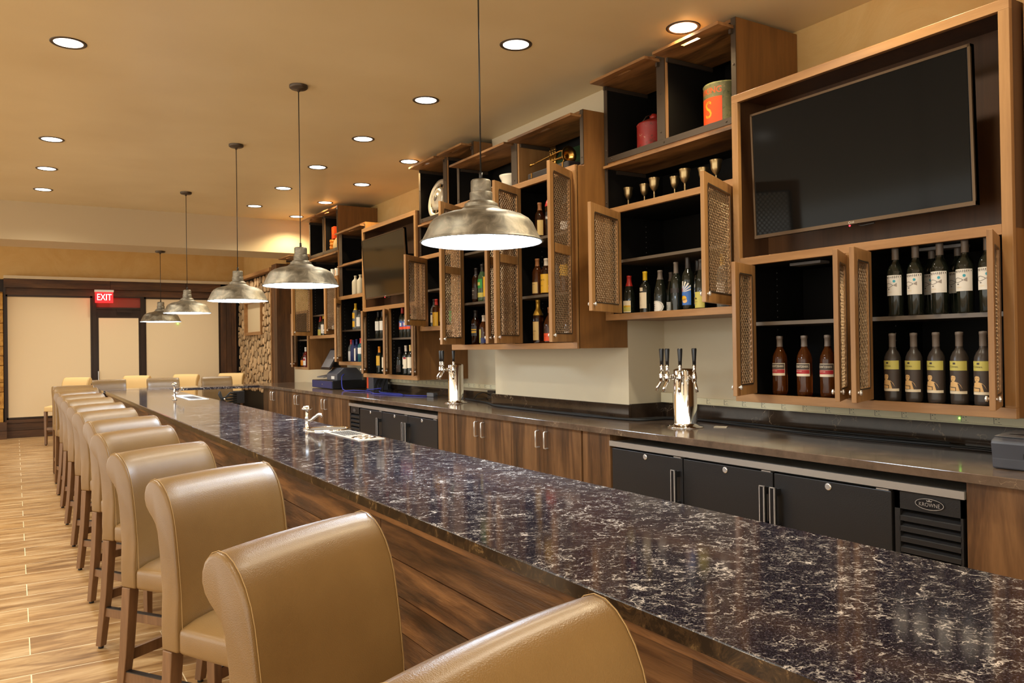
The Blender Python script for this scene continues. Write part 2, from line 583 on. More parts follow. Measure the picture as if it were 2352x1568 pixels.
def fill(mb, pts, fn, m=0, step=0.004):
    """fill a u-monotone outline with narrow upright strips so that it follows a curved surface"""
    us = [p[0] for p in pts]
    u0, u1 = min(us), max(us)
    n = max(1, int((u1 - u0) / step + 0.5))
    cols = sorted(set([u0 + (u1 - u0) * i / n for i in range(n + 1)]))
    vs = []
    for u in cols:
        uu = min(max(u, u0 + 1e-6), u1 - 1e-6)
        hit = []
        for i in range(len(pts)):
            a, b = pts[i], pts[(i + 1) % len(pts)]
            if (a[0] - uu) * (b[0] - uu) < 0:
                hit.append(a[1] + (uu - a[0]) / (b[0] - a[0]) * (b[1] - a[1]))
        if not hit: hit = [pts[0][1]]
        vs += [fn(u, min(hit)), fn(u, max(hit))]
    mb.add(vs, [(2 * i, 2 * i + 2, 2 * i + 3, 2 * i + 1) for i in range(len(cols) - 1)], m, True)


def put_ring(mb, a, b, fn, m=0):
    n = len(a)
    mb.add([fn(*p) for p in a] + [fn(*p) for p in b], [(k, (k + 1) % n, n + (k + 1) % n, n + k) for k in range(n)], m)


# ================================================================== SETTING
def setting():
    struct(MB().box(-6, 5.2, -5, 18.2, -0.05, 0).build('floor', 'floor_tile'))
    # ceiling over the bar, and a higher one past the beam
    struct(MB().box(-6, 5.2, -5, 12.0, CEIL, CEIL + 0.1).build('ceiling', 'ceiling_paint'))
    struct(MB().box(-6, 5.2, 12.5, 18.2, 3.66, 3.76).build('ceiling', 'ceiling_paint'))
    struct(MB().box(-6, WALLX + 0.1, 11.845, 12.64, 2.944, CEIL + 0.35).build('trim_1', 'beam_paint'))
    # right wall behind the back bar; upper paint, lower smooth cream
    b = MB()
    b.box(WALLX, WALLX + 0.15, -5, 14.6, 0, CEIL + 0.05)
    struct(b.build('wall_right', 'wall_paint'))
    b = MB()
    b.box(WALLX - 0.004, WALLX, 0, 13.9, 0.9, 2.1)
    struct(b.build('trim_2', 'wall_cream'))
    # column that stands out of the wall behind the counter
    struct(MB().box(3.783, WALLX, 4.502, 6.40, 0, CEIL).build('wall_center', 'wall_cream'))
    # soffit at the near right corner of the ceiling
    struct(MB().box(2.6, WALLX, -2.5, 1.60, 3.33, CEIL).build('trim_3', 'ceiling_paint'))
    # right wall past the counter
    struct(MB().box(4.06, WALLX + 0.15, 14.0, 18.2, 0, 3.7).build('wall_right_far', 'wall_paint'))
    # far wall: pieces around the glazing
    FY = 16.98
    b = MB()
    b.box(-6, 5.0, FY + 0.1, FY + 0.3, 2.86, 3.7)
    struct(b.build('wall_far', 'wall_paint'))
    struct(MB().box(-6, 5.0, FY + 0.31, FY + 0.36, 0, 3.76).build('wall_far_backing', 'door_bronze'))  # dark backing added to block the world background in the wall gaps
    struct(MB().box(-6, -0.95, FY + 0.0, FY + 0.09, 0, 3.7).build('wall_far_side', 'wall_paint'))
    struct(MB().box(3.86, 4.06, FY + 0.0, FY + 0.1, 0, 2.86).build('trim_11', 'door_bronze'))
    struct(MB().box(-0.165, -0.13, FY - 0.02, FY + 0.1, 0, 2.7).build('trim_12', 'door_bronze'))
    struct(MB().box(-0.16, 4.06, FY - 0.08, FY + 0.12, 2.86, 2.915).build('trim_4', 'wall_cream'))
    struct(MB().box(-6, 4.06, FY + 0.02, FY + 0.3, 0, 0.30).build('wall_far_base', 'old_timber_h'))
    b = MB()
    b.box(-0.14, 3.9, FY - 0.06, FY + 0.02, 0.0, 0.13)
    b.box(-0.14, 3.9, FY - 0.04, FY + 0.02, 0.135, 0.262)
    b.box(-0.14, 3.9, FY - 0.05, FY + 0.02, 0.267, 0.325)
    struct(b.build('baseboard_far', 'old_timber_h'))
    # timber head over the windows
    b = MB()
    b.box(-0.16, 1.55, FY - 0.05, FY + 0.1, 2.70, 2.855)
    b.box(1.555, 2.9, FY - 0.045, FY + 0.1, 2.70, 2.855)
    b.box(2.905, 3.72, FY - 0.05, FY + 0.1, 2.70, 2.855)
    b.box(-0.16, 3.72, FY + 0.0, FY + 0.1, 2.575, 2.695)
    struct(b.build('trim_5', 'old_timber_h'))
    b = MB()
    b.box(3.56, 3.66, FY - 0.05, FY + 0.1, 0.0, 2.86)
    b.box(3.665, 3.76, FY - 0.06, FY + 0.1, 0.0, 2.86)
    b.box(3.765, 3.86, FY - 0.05, FY + 0.1, 0.0, 2.86)
    struct(b.build('trim_6', 'old_timber'))
    # stone pier at the left edge of the glazing
    random.seed(4)
    b = MB(); z = 0.30
    while z < 2.62:
        h = random.choice([0.17, 0.24, 0.3, 0.2])
        x = -0.95
        while x < -0.18:
            w = random.uniform(0.2, 0.42)
            x1 = min(x + w, -0.165)
            b.box(x, x1 - 0.008, FY - 0.12 - random.uniform(0, 0.03), FY + 0.05, z, min(z + h, 2.62) - 0.008)
            x = x1
            if x1 >= -0.166: break
        z += h
    struct(b.build('wall_far_left', 'stone_block', bevel=0.012))
    b = MB(); b.box(-0.95, -0.13, FY - 0.2, FY + 0.05, 0, 0.145); b.box(-0.95, -0.13, FY - 0.19, FY + 0.05, 0.15, 0.30)
    struct(b.build('trim_7', 'old_timber_h'))
    # windows with blinds, dark bronze frames
    def win(i, x0, x1, z0, z1):
        b = MB(); t = 0.035
        b.box(x0, x1, FY, FY + 0.08, z0, z0 + t); b.box(x0, x1, FY, FY + 0.08, z1 - t, z1)
        b.box(x0, x0 + t, FY, FY + 0.08, z0, z1); b.box(x1 - t, x1, FY, FY + 0.08, z0, z1)
        w = b.build('window_%d' % i, 'door_bronze'); struct(w)
        s_ = MB(); s_.box(x0 + t * 0.6, x1 - t * 0.6, FY + 0.012, FY + 0.018, z0 + 0.035, z1 - 0.02); s_.build('roller_shade', 'shade_fabric', w)
        h = MB(); h.box(x0 + t * 0.6, x1 - t * 0.6, FY + 0.005, FY + 0.024, z0 + 0.028, z0 + 0.05); h.build('hem_bar', 'shade_fabric', w)
        g = MB(); g.box(x0 + 0.01, x1 - 0.01, FY + 0.05, FY + 0.056, z0 + 0.01, z1 - 0.01); g.build('window_pane', 'screen_glass', w)
    win(1, -0.14, 1.25, 0.33, 2.575)
    win(2, 2.14, 3.56, 0.33, 2.575)
    # door with its own shade, closer and transom
    b = MB()
    b.box(1.25, 1.315, FY - 0.02, FY + 0.09, 0, 2.575)
    b.box(2.075, 2.14, FY - 0.02, FY + 0.09, 0, 2.575)
    b.box(1.315, 2.075, FY - 0.01, FY + 0.08, 2.325, 2.365)
    b.box(1.315, 2.075, FY - 0.01, FY + 0.08, 2.555, 2.575)
    d = b.build('door_1', 'door_bronze'); struct(d)
    b = MB()
    b.box(1.315, 1.36, FY + 0.0, FY + 0.05, 0.01, 2.32); b.box(2.03, 2.075, FY + 0.0, FY + 0.05, 0.01, 2.32)
    b.box(1.36, 2.03, FY + 0.0, FY + 0.05, 2.165, 2.32); b.box(1.36, 2.03, FY + 0.0, FY + 0.05, 0.01, 0.30)
    b.build('door_leaf', 'door_bronze', d)
    MB().box(1.352, 2.038, FY - 0.012, FY - 0.006, 0.25, 2.165).build('roller_shade', 'shade_fabric', d)
    mat('red_lit_transom', srgb(150, 60, 44), 0.5)  # red light of the exit sign painted into the pane colour
    MB().box(1.315, 2.075, FY + 0.03, FY + 0.036, 2.36, 2.56).build('transom_pane', 'red_lit_transom', d)
    b = MB(); b.box(1.66, 1.92, FY - 0.06, FY - 0.01, 2.27, 2.325); b.beam((1.68, FY - 0.07, 2.34), (2.0, FY - 0.10, 2.35), 0.02, 0.012)
    b.build('door_closer', 'door_bronze', d)
    b = MB(); b.box(1.33, 1.345, FY - 0.04, FY, 0.98, 1.16); b.build('door_handle', 'brushed_steel', d)
    # timber posts and log-slice cladding on the right wall past the counter
    b = MB()
    b.box(3.84, WALLX, 13.86, 14.16, 0.0, 3.0)
    struct(b.build('trim_8', 'old_timber'))
    b = MB(); b.box(3.80, 4.1, 14.16, FY, 2.90, 2.96); b.box(3.82, 3.9, 14.16, 14.20, 0.0, 2.9)
    struct(b.build('trim_9', 'cabinet_wood_rail'))
    b = MB(); b.box(3.90, 3.93, FY - 0.08, FY + 0.0, 0, 2.9)
    struct(b.build('trim_10', 'black_laminate'))


def log_wall():
    root = thing('log_slice_panel', 'wall panel covered in pale round log slices past the counter end', 'wall panel', (3.95, 15.5, 0))
    MB().box(3.93, 4.06, 14.2, 16.9, 0.0, 2.90).build('backing', 'black_laminate', root, root.location)
    random.seed(12)
    b = MB()
    pts = []
    tries = 0
    while len(pts) < 1500 and tries < 60000:
        tries += 1
        r = random.choice([0.105, 0.09, 0.078])
        if tries > 5000: r = random.choice([0.075, 0.065])
        if tries > 16000: r = random.choice([0.055, 0.045])
        if tries > 32000: r = 0.034
        y = random.uniform(14.2 + r, 16.88 - r); z = random.uniform(0.72 + r, 2.89 - r)
        if 15.02 - r < y < 16.27 + r and 1.82 - r < z < 2.46 + r: continue
        ok = True
        for (py, pz, pr) in pts:
            if (py - y) ** 2 + (pz - z) ** 2 < ((pr + r) * 0.985) ** 2: ok = False; break
        if ok: pts.append((y, z, r))
    for (y, z, r) in pts:
        n = 14 if r > 0.05 else 10
        dx = random.uniform(0, 0.018)
        pr = [(y + 0.95 * r * cos(2 * pi * k / n) * random.uniform(0.98, 1.01), z + 0.95 * r * sin(2 * pi * k / n) * random.uniform(0.98, 1.01)) for k in range(n)]
        b.prism(pr, 'x', 3.90 - dx, 3.93)
    b.build('log_slices', 'log_face', root, root.location)
    b = MB()
    y0, y1, z0, z1 = 15.06, 16.23, 1.86, 2.42
    for a in ((y0 - .04, y1 + .04, z0 - .06, z0), (y0 - .04, y1 + .04, z1, z1 + .05), (y0 - .04, y0, z0, z1), (y1, y1 + .04, z0, z1)):
        b.box(3.86, 3.94, a[0], a[1], a[2], a[3])
    b.build('opening_frame', 'cabinet_wood_rail', root, root.location)
    MB().box(3.925, 3.935, y0, y1, z0, z1).build('opening_panel', 'beam_paint', root, root.location)


# ================================================================== LIGHTS
def downlights():
    rows = []
    for y in (5.663, 8.294, 9.632, 10.878): rows.append((0.30, y, 'left row'))
    for y in (4.311, 5.63, 6.951, 8.257, 9.524, 10.873): rows.append((2.735, y, 'mid'))
    for y in (3.574, 7.566, 8.889, 10.199, 11.461): rows.append((3.475, y, 'wall'))
    lab = {
        (0, 0): 'recessed round ceiling downlight nearest the upper left corner', (0, 1): 'recessed ceiling downlight, second from the front in the left-hand file',
        (0, 2): 'recessed ceiling downlight, third from the front in the left-hand file', (0, 3): 'recessed ceiling downlight of the left-hand file closest to the beam',
        (1, 0): 'large recessed downlight right of the nearest pendant cord', (1, 1): 'recessed downlight just left of the nearest pendant cord',
        (1, 2): 'recessed downlight left of the hubcap cabinet, third in the middle file', (1, 3): 'recessed downlight right of the second pendant cord',
        (1, 4): 'recessed downlight just left of the second pendant cord', (1, 5): 'recessed downlight of the middle file closest to the beam',
        (2, 0): 'recessed downlight over the open flap of the goblet cabinet', (2, 1): 'recessed downlight beside the flap over the hubcap',
        (2, 2): 'recessed downlight above the far television cabinet', (2, 3): 'recessed downlight above the flaps of the far tall cabinet',
        (2, 4): 'recessed downlight crossed by the second pendant cord, close to the beam'}
    idx = {}
    proto = None
    for x, y, r in rows:
        ri = {'left row': 0, 'mid': 1, 'wall': 2}[r]
        k = idx.get(ri, 0); idx[ri] = k + 1
        if proto is None:
            root = thing('recessed_downlight', lab[(ri, k)], 'ceiling light', (x, y, CEIL), 0, 'recessed ceiling downlights')
            b = MB(); b.lathe([(0.082, 0.0), (0.084, -0.004), (0.098, -0.006), (0.104, -0.002), (0.104, 0.0)], 40, cap0=False, cap1=False)
            b.build('trim_ring', 'dark_steel', root)
            b = MB(); b.lathe([(0.083, -0.001), (0.05, -0.0015), (0.0001, -0.0015)], 40, cap0=False, cap1=False)
            b.build('lens', 'downlight_glow', root)
            proto = root
        else:
            dup(proto, (x, y, CEIL), 0, lab[(ri, k)], 'recessed ceiling downlights')
    lit = [(x, y) for x, y, r in rows]
    # wall file carries on out of view; other unseen lamps are added fill
    lit += [(0.30, 4.33), (0.30, 3.0), (0.30, 0.4), (2.735, 3.0), (2.735, 1.7), (2.735, 0.3), (3.475, 2.26), (3.475, 0.95), (0.3, -1.6), (0.3, 6.98)]
    lit += [(-1.9, 0.5 + 1.9 * k) for k in range(6)] + [(-4.2, 0.5 + 2.3 * k) for k in range(5)] + [(2.0, -1.8), (-1.0, -3.0)]  # unseen rows added over the dining side to light floor and ceiling
    sp = bpy.data.lights.new('downlight_and_fill_lamp', 'SPOT')
    sp.energy = 74; sp.color = (1.0, 0.92, 0.74); sp.spot_size = radians(150); sp.spot_blend = 0.8; sp.shadow_soft_size = 0.07
    spw = bpy.data.lights.new('downlight_lamp_wall', 'SPOT')
    spw.energy = 85; spw.color = (1.0, 0.80, 0.47); spw.spot_size = radians(140); spw.spot_blend = 0.6; spw.shadow_soft_size = 0.06
    for x, y in lit:
        o = bpy.data.objects.new('downlight_and_fill_lamp', spw if x > 3.2 else sp); C.objects.link(o); o.location = (x, y, CEIL - 0.012)
    # unseen lamps added past the beam to light the blinds and chairs
    sp2 = bpy.data.lights.new('hidden_far_lamp', 'SPOT')
    sp2.energy = 88; sp2.color = (1.0, 0.92, 0.76); sp2.spot_size = radians(125); sp2.spot_blend = 0.8; sp2.shadow_soft_size = 0.07
    for x, y in ((0.4, 15.6), (1.75, 15.6), (3.1, 15.6), (0.4, 13.9), (3.0, 13.9), (-1.6, 14.8)):
        o = bpy.data.objects.new('hidden_far_lamp', sp2); C.objects.link(o); o.location = (x, y, 3.64)


def pendants():
    X = 1.777
    R = 0.275
    def prof(pts):
        return [(r * R, z * R) for r, z in pts]
    dome = [(0.30, 0.56), (0.335, 0.525), (0.40, 0.50), (0.55, 0.468), (0.68, 0.425), (0.78, 0.365), (0.835, 0.30), (0.872, 0.22), (0.915, 0.13), (0.958, 0.045), (0.985, 0.004), (1.0, -0.004), (1.004, 0.006), (0.994, 0.016)]
    inner = [(r - 0.012, z - 0.010) for r, z in dome[:-3]]
    sock = [(0.275, 0.50), (0.275, 0.555), (0.272, 0.60), (0.245, 0.612), (0.215, 0.618), (0.205, 0.64), (0.186, 0.655), (0.184, 0.78), (0.180, 0.80), (0.166, 0.81), (0.164, 0.96), (0.150, 1.0), (0.11, 1.015), (0.02, 1.02)]
    ys = [(3.11, 1.969, CEIL), (5.77, 1.969, CEIL), (7.71, 1.969, CEIL), (10.30, 1.969, CEIL), (12.36, 1.936, 2.944)]
    labs = ['galvanized barn pendant lamp nearest the camera, its canopy above the picture',
            'galvanized barn pendant lamp in front of the far television cabinet, second nearest',
            'galvanized barn pendant lamp in front of the log slice wall, third nearest',
            'galvanized barn pendant lamp hung beside the exit door, right of the smallest pendant',
            'smallest and farthest galvanized barn pendant lamp, hung from the beam']
    for i, (y, z, zc) in enumerate(ys):
        root = thing('pendant_lamp', labs[i], 'pendant lamp', (X, y, z), 0, 'galvanized pendant lamps over the bar')
        b = MB(); b.lathe(prof(dome), 56, cap0=False, cap1=False)
        b.lathe([(r, z2) for r, z2 in prof(inner)], 56, m=1, cap0=False, cap1=False)
        sh = b.build('shade', ['galvanized', 'white_plastic'], root)
        b = MB()
        for sp_ in ([(0.33, 0.50), (0.30, 0.53), (0.272, 0.545)], [(0.274, 0.535), (0.274, 0.615), (0.268, 0.625), (0.235, 0.628)], [(0.235, 0.615), (0.222, 0.66), (0.186, 0.665)],
                    [(0.186, 0.64), (0.186, 0.80), (0.181, 0.812), (0.165, 0.815)], [(0.166, 0.79), (0.166, 0.98), (0.160, 1.002), (0.145, 1.016), (0.11, 1.022), (0.01, 1.023)]):
            b.lathe(prof(sp_), 40, cap0=False, cap1=False)
        b.build('socket_cap', 'galvanized', root, fix=False)
        b = MB(); b.lathe([(0.948 * R, 0.06 * R), (0.5 * R, 0.062 * R), (0.0001, 0.062 * R)], 48, cap0=False, cap1=False)
        b.build('diffuser', 'pendant_glow', root)
        top = zc - z
        b = MB(); b.cyl((0, 0, 1.02 * R), (0, 0, top - 0.02), 0.0035, 8); b.cyl((0, 0, 1.01 * R), (0, 0, 1.01 * R + 0.035), 0.008, 10)
        b.build('cord', 'black_plastic', root)
        b = MB(); b.lathe([(0.01, top - 0.045), (0.012, top - 0.028), (0.055, top - 0.026), (0.066, top - 0.018), (0.066, top)], 36, cap1=False)
        b.build('canopy', 'dark_steel', root)


# ================================================================== BAR
def bar():
    root = thing('bar_counter', 'long bar with dark veined stone top and rustic plank front', 'bar', (1.476, 6.0, 0))
    O = root.location
    zt = BAR_Z; th = 0.036
    for y0, y1 in ((-1.2, 2.952), (2.954, 6.13), (6.132, 12.50)):
        b = MB(); b.box(1.067, 1.890, y0, y1, zt - th, zt)
        b.build('countertop', 'quartz_top', root, O, bevel=0.004)
    b = MB(); b.box(1.0655, 1.0672, -1.2, 12.49, zt - th + 0.0005, zt - 0.003); b.build('warm_lit_edge', 'warm_lit_edge_stone', root, O)  # overlay added on the slab front to carry the painted warm light
    b = MB(); b.box(1.075, 1.10, -1.2, 12.45, zt - th - 0.022, zt - th); b.build('edge_strip', 'bar_plank', root, O)
    # plank front
    random.seed(7)
    b = MB()
    rows = [0.0, 0.10, 0.208, 0.318, 0.438, 0.552, 0.668, 0.788, 0.912]
    for i in range(len(rows) - 1):
        y = -1.2 - random.uniform(0, 0.8)
        while y < 12.45:
            L = random.uniform(0.9, 2.1)
            y1 = min(y + L, 12.45)
            b.box(1.09 + random.uniform(0, 0.003), 1.125, max(y, -1.2) + 0.0015, y1 - 0.0015, rows[i] + 0.0015, rows[i + 1] - 0.0015)
            y = y1
    b.build('plank_front', 'bar_plank', root, O)
    b = MB(); b.box(1.12, 1.80, -1.2, 12.45, 0.08, zt - th - 0.001); b.build('bar_body', 'black_laminate', root, O)
    b = MB(); b.box(1.80, 1.82, -1.2, 12.45, 0.0, zt - th - 0.001); b.build('back_panel', 'base_laminate', root, O)
    # bridge across the far end
    root = thing('bar_bridge', 'stone topped bridge joining the bar to the back counter at far end', 'bar', (2.1, 12.9, 0))
    b = MB(); b.box(1.05, 3.19, 12.55, 13.25, zt - 0.036, zt); b.build('countertop', 'quartz_top', root, root.location, bevel=0.004)
    b = MB(); b.box(1.05, 1.20, 12.70, 13.1, 0.0, zt - 0.036); b.build('end_support', 'bar_plank', root, root.location)


def bar_fittings():
    z = BAR_Z
    # round hand sink with its push faucet
    r = thing('bar_sink', 'small round chrome dump sink in the bar top beside the drip tray', 'sink', (1.765, 5.20, z))
    b = MB(); b.lathe([(0.13, 0.0005), (0.142, 0.006), (0.148, 0.008), (0.155, 0.003), (0.155, 0.0005)], 48, cap0=False, cap1=False); b.build('rim', 'chrome', r)
    b = MB(); b.lathe([(0.13, 0.003), (0.08, 0.0015), (0.0001, 0.0012)], 40, cap0=False, cap1=False); b.build('bowl', 'dark_steel', r)
    def faucet(x, y, h, lab, rz):
        f = thing('bar_faucet', lab, 'faucet', (x, y, z), rz, 'chrome faucets on the bar')
        b = MB(); b.lathe([(0.026, 0), (0.026, 0.006), (0.014, 0.012), (0.012, h * 0.5), (0.016, h * 0.55), (0.011, h * 0.62), (0.010, h)], 24); b.build('body', 'chrome', f)
        b = MB(); b.tube([(0, 0, h * 0.38), (0.03, 0, h * 0.45), (0.075, 0, h * 0.72), (0.095, 0, h * 0.72), (0.105, 0, h * 0.60)], 0.010, 12); b.build('spout', 'chrome', f)
        b = MB(); b.lathe([(0.002, h + 0.022), (0.018, h + 0.02), (0.034, h + 0.006), (0.036, h - 0.002), (0.02, h - 0.006), (0.008, h - 0.006)], 24, cap0=False); b.build('knob', 'chrome', f)
    faucet(1.665, 5.31, 0.135, 'chrome faucet with round knob by the round bar sink', -0.6)
    faucet(1.50, 9.52, 0.17, 'chrome faucet with round knob at the far end of the bar', 0.3)
    # drip tray plate with glass rinser
    t = thing('drip_tray', 'steel drip tray let into the bar top right of the round sink', 'drip tray', (1.77, 4.74, z))
    b = MB(); b.box(-0.085, 0.085, -0.31, 0.29, 0, 0.004); b.build('plate', 'brushed_steel', t, bevel=0.002)
    b = MB()
    for i in range(9):
        for j in range(5):
            b.box(-0.06 + j * 0.026, -0.045 + j * 0.026, -0.02 + i * 0.03, -0.002 + i * 0.03, 0.0042, 0.0055)
    b.build('grate', 'black_plastic', t)
    b = MB(); b.lathe([(0.06, 0.0042), (0.068, 0.008), (0.075, 0.0042)], 32, c=(0, -0.19, 0), cap0=False, cap1=False)
    b.box(-0.05, 0.05, -0.195, -0.185, 0.0045, 0.008); b.box(-0.005, 0.005, -0.24, -0.14, 0.0045, 0.008); b.build('rinser', 'chrome', t)
    t = thing('service_plate', 'flat steel rinse plate let into the far end of the bar', 'drip tray', (1.72, 9.75, z))
    b = MB(); b.box(-0.10, 0.12, -0.35, 0.75, 0, 0.004); b.build('plate', 'brushed_steel', t, bevel=0.002)
    b = MB(); b.box(-0.05, 0.07, -0.25, 0.3, 0.004, 0.0055); b.build('grate', 'black_plastic', t)
    # black soda gun holder under the bridge corner
    g = thing('soda_gun', 'black soda gun and hoses hanging under the bridge by the counter', 'soda gun', (2.86, 12.5, 0.8))
    b = MB(); b.box(-0.07, 0.10, -0.02, 0.08, -0.09, 0.10); b.build('holster', 'black_plastic', g, bevel=0.008)
    b = MB(); random.seed(3)
    for k in range(5):
        b.tube([(-0.02, -0.01, 0.05 - 0.03 * k), (-0.12 - 0.02 * k, -0.04, 0.08 - 0.05 * k), (-0.22 - 0.015 * k, -0.03, -0.02 + 0.02 * k), (-0.26, 0.0, 0.10)], 0.014, 8)
    b.build('hose', 'rubber', g)
    b = MB(); b.lathe([(0.012, 0), (0.018, 0.01), (0.018, 0.03)], 14, c=(-0.2, -0.05, -0.03)); b.build('nozzle', 'chrome', g)


# ================================================================== STOOLS
STOOL = {}


def stool_meshes(tag_, leather, legs):
    root = thing('bar_stool', 'x', 'bar stool', (0, 0, 0))
    w = 0.47
    pr = [(-0.038, 0.555), (-0.036, 0.64), (-0.032, 0.74), (-0.022, 0.84), (-0.014, 0.90), (-0.006, 0.95), (0.004, 0.99), (0.018, 1.025),
          (0.034, 1.052), (0.052, 1.073), (0.072, 1.087), (0.093, 1.091), (0.113, 1.084), (0.128, 1.069), (0.136, 1.048), (0.137, 1.026), (0.129, 1.003),
          (0.114, 0.984), (0.097, 0.968), (0.082, 0.950), (0.072, 0.925), (0.062, 0.86), (0.052, 0.74), (0.045, 0.64), (0.042, 0.555)]
    b = MB()
    n = len(pr); NX = 8
    vs = []
    for i in range(NX + 1):
        t = i / NX * 2 - 1
        for (y, z) in pr:
            bow = -0.010 * (1 - t * t) if y < 0.03 else 0.0
            vs.append((t * w / 2, y - bow * 0.0 + 0.012 * t * t * (1 if z > 0.7 else 0) * -1, z + 0.003 * (1 - t * t)))
    fs = [(i * n + k, i * n + (k + 1) % n, (i + 1) * n + (k + 1) % n, (i + 1) * n + k) for i in range(NX) for k in range(n)]
    b.add(vs, fs, 0, True)
    b.f.append(tuple(range(n))); b.m.append(0); b.s.append(True)
    b.f.append(tuple(NX * n + k for k in reversed(range(n)))); b.m.append(0); b.s.append(True)
    o = b.build('backrest', leather, root, bevel=0.010, seg=3)
    for sx in (-1, 1):
        b = MB()
        pts = []
        for (y, z) in pr[:19]:
            pts.append((sx * (w / 2 - 0.011), y - 0.012, z))
        cen = Vector((0, 0.03, 1.0))
        pts2 = []
        for i, (y, z) in enumerate(pr[:17]):
            a = pr[max(i - 1, 0)]; c_ = pr[i + 1]
            tx, tz = c_[0] - a[0], c_[1] - a[1]
            L = sqrt(tx * tx + tz * tz); nx, nz = -tz / L, tx / L
            pts2.append((sx * (w / 2 - 0.012), y - 0.012 * 0.93 + nx * 0.0012, z + 0.001 + nz * 0.0012))
        b.tube(pts2, 0.0011, 6)
        b.build('seam', 'seam_thread', root)
    # seat
    b = MB()
    sw = 0.465
    NXs, NY = 8, 8
    top = []
    for j in range(NY + 1):
        for i in range(NXs + 1):
            u = i / NXs * 2 - 1; v = j / NY
            x = u * sw / 2 * (1.0 - 0.03 * v); y = -0.036 - v * 0.43
            edge = max(abs(u), 2 * v - 1 if v > 0.5 else 0)
            z = 0.632 + 0.030 * (1 - abs(u) ** 3.5) * (1 - max(0, (v - 0.5) * 2) ** 4)
            top.append((x, y, z))
    nn = len(top)
    bot = [(p[0], p[1], 0.552) for p in top]
    W_ = NXs + 1
    fs = [(j * W_ + i, j * W_ + i + 1, (j + 1) * W_ + i + 1, (j + 1) * W_ + i) for j in range(NY) for i in range(NXs)]
    fb = [tuple(nn + k for k in reversed(f)) for f in fs]
    ring = [i for i in range(W_)] + [j * W_ + NXs for j in range(1, NY + 1)] + [NY * W_ + i for i in range(NXs - 1, -1, -1)] + [j * W_ for j in range(NY - 1, 0, -1)]
    side = [(ring[k], ring[(k + 1) % len(ring)], nn + ring[(k + 1) % len(ring)], nn + ring[k]) for k in range(len(ring))]
    b.add(top + bot, fs + fb + side, 0, True)
    b.build('seat', leather, root, bevel=0.016, seg=3)
    # legs
    def leg(x0, y0, x1, y1, t0=0.046, t1=0.036):
        b = MB(); vs = []
        for (x, y, z, t) in ((x1, y1, 0.012, t1), ((x0 + x1) / 2 , (y0 * 0.62 + y1 * 0.38), 0.28, (t0 + t1) / 2), (x0, y0, 0.556, t0)):
            for sx, sy in ((-1, -1), (1, -1), (1, 1), (-1, 1)):
                vs.append((x + sx * t / 2, y + sy * t / 2, z))
        fs = [(0, 3, 2, 1), (8, 9, 10, 11)]
        for l in (0, 4):
            fs += [(l + k, l + (k + 1) % 4, l + 4 + (k + 1) % 4, l + 4 + k) for k in range(4)]
        b.add(vs, fs)
        lg = b.build('leg', legs, root, bevel=0.003)
        b = MB(); b.lathe([(0.013, 0), (0.013, 0.012)], 12, c=(x1, y1, 0)); b.build('glide', 'rubber', lg)
    hx = w / 2 - 0.024
    leg(-hx, 0.014, -hx, 0.085); leg(hx, 0.014, hx, 0.085)
    leg(-hx, -0.435, -hx, -0.437, 0.044, 0.034); leg(hx, -0.435, hx, -0.437, 0.044, 0.034)
    def bar_(p0, p1, cap=True):
        b = MB(); b.beam(p0, p1, 0.022, 0.045)
        st = b.build('stretcher', legs, root, bevel=0.002)
        if cap:
            b = MB(); b.beam((p0[0], p0[1], p0[2] + 0.0235), (p1[0], p1[1], p1[2] + 0.0235), 0.024, 0.004); b.build('wear_strip', 'black_plastic', st)
    bar_((-hx, 0.055, 0.19), (-hx, -0.43, 0.19)); bar_((hx, 0.055, 0.19), (hx, -0.43, 0.19))
    bar_((-hx, -0.437, 0.27), (hx, -0.437, 0.27)); bar_((-hx, 0.05, 0.27), (hx, 0.05, 0.27), False)
    return root


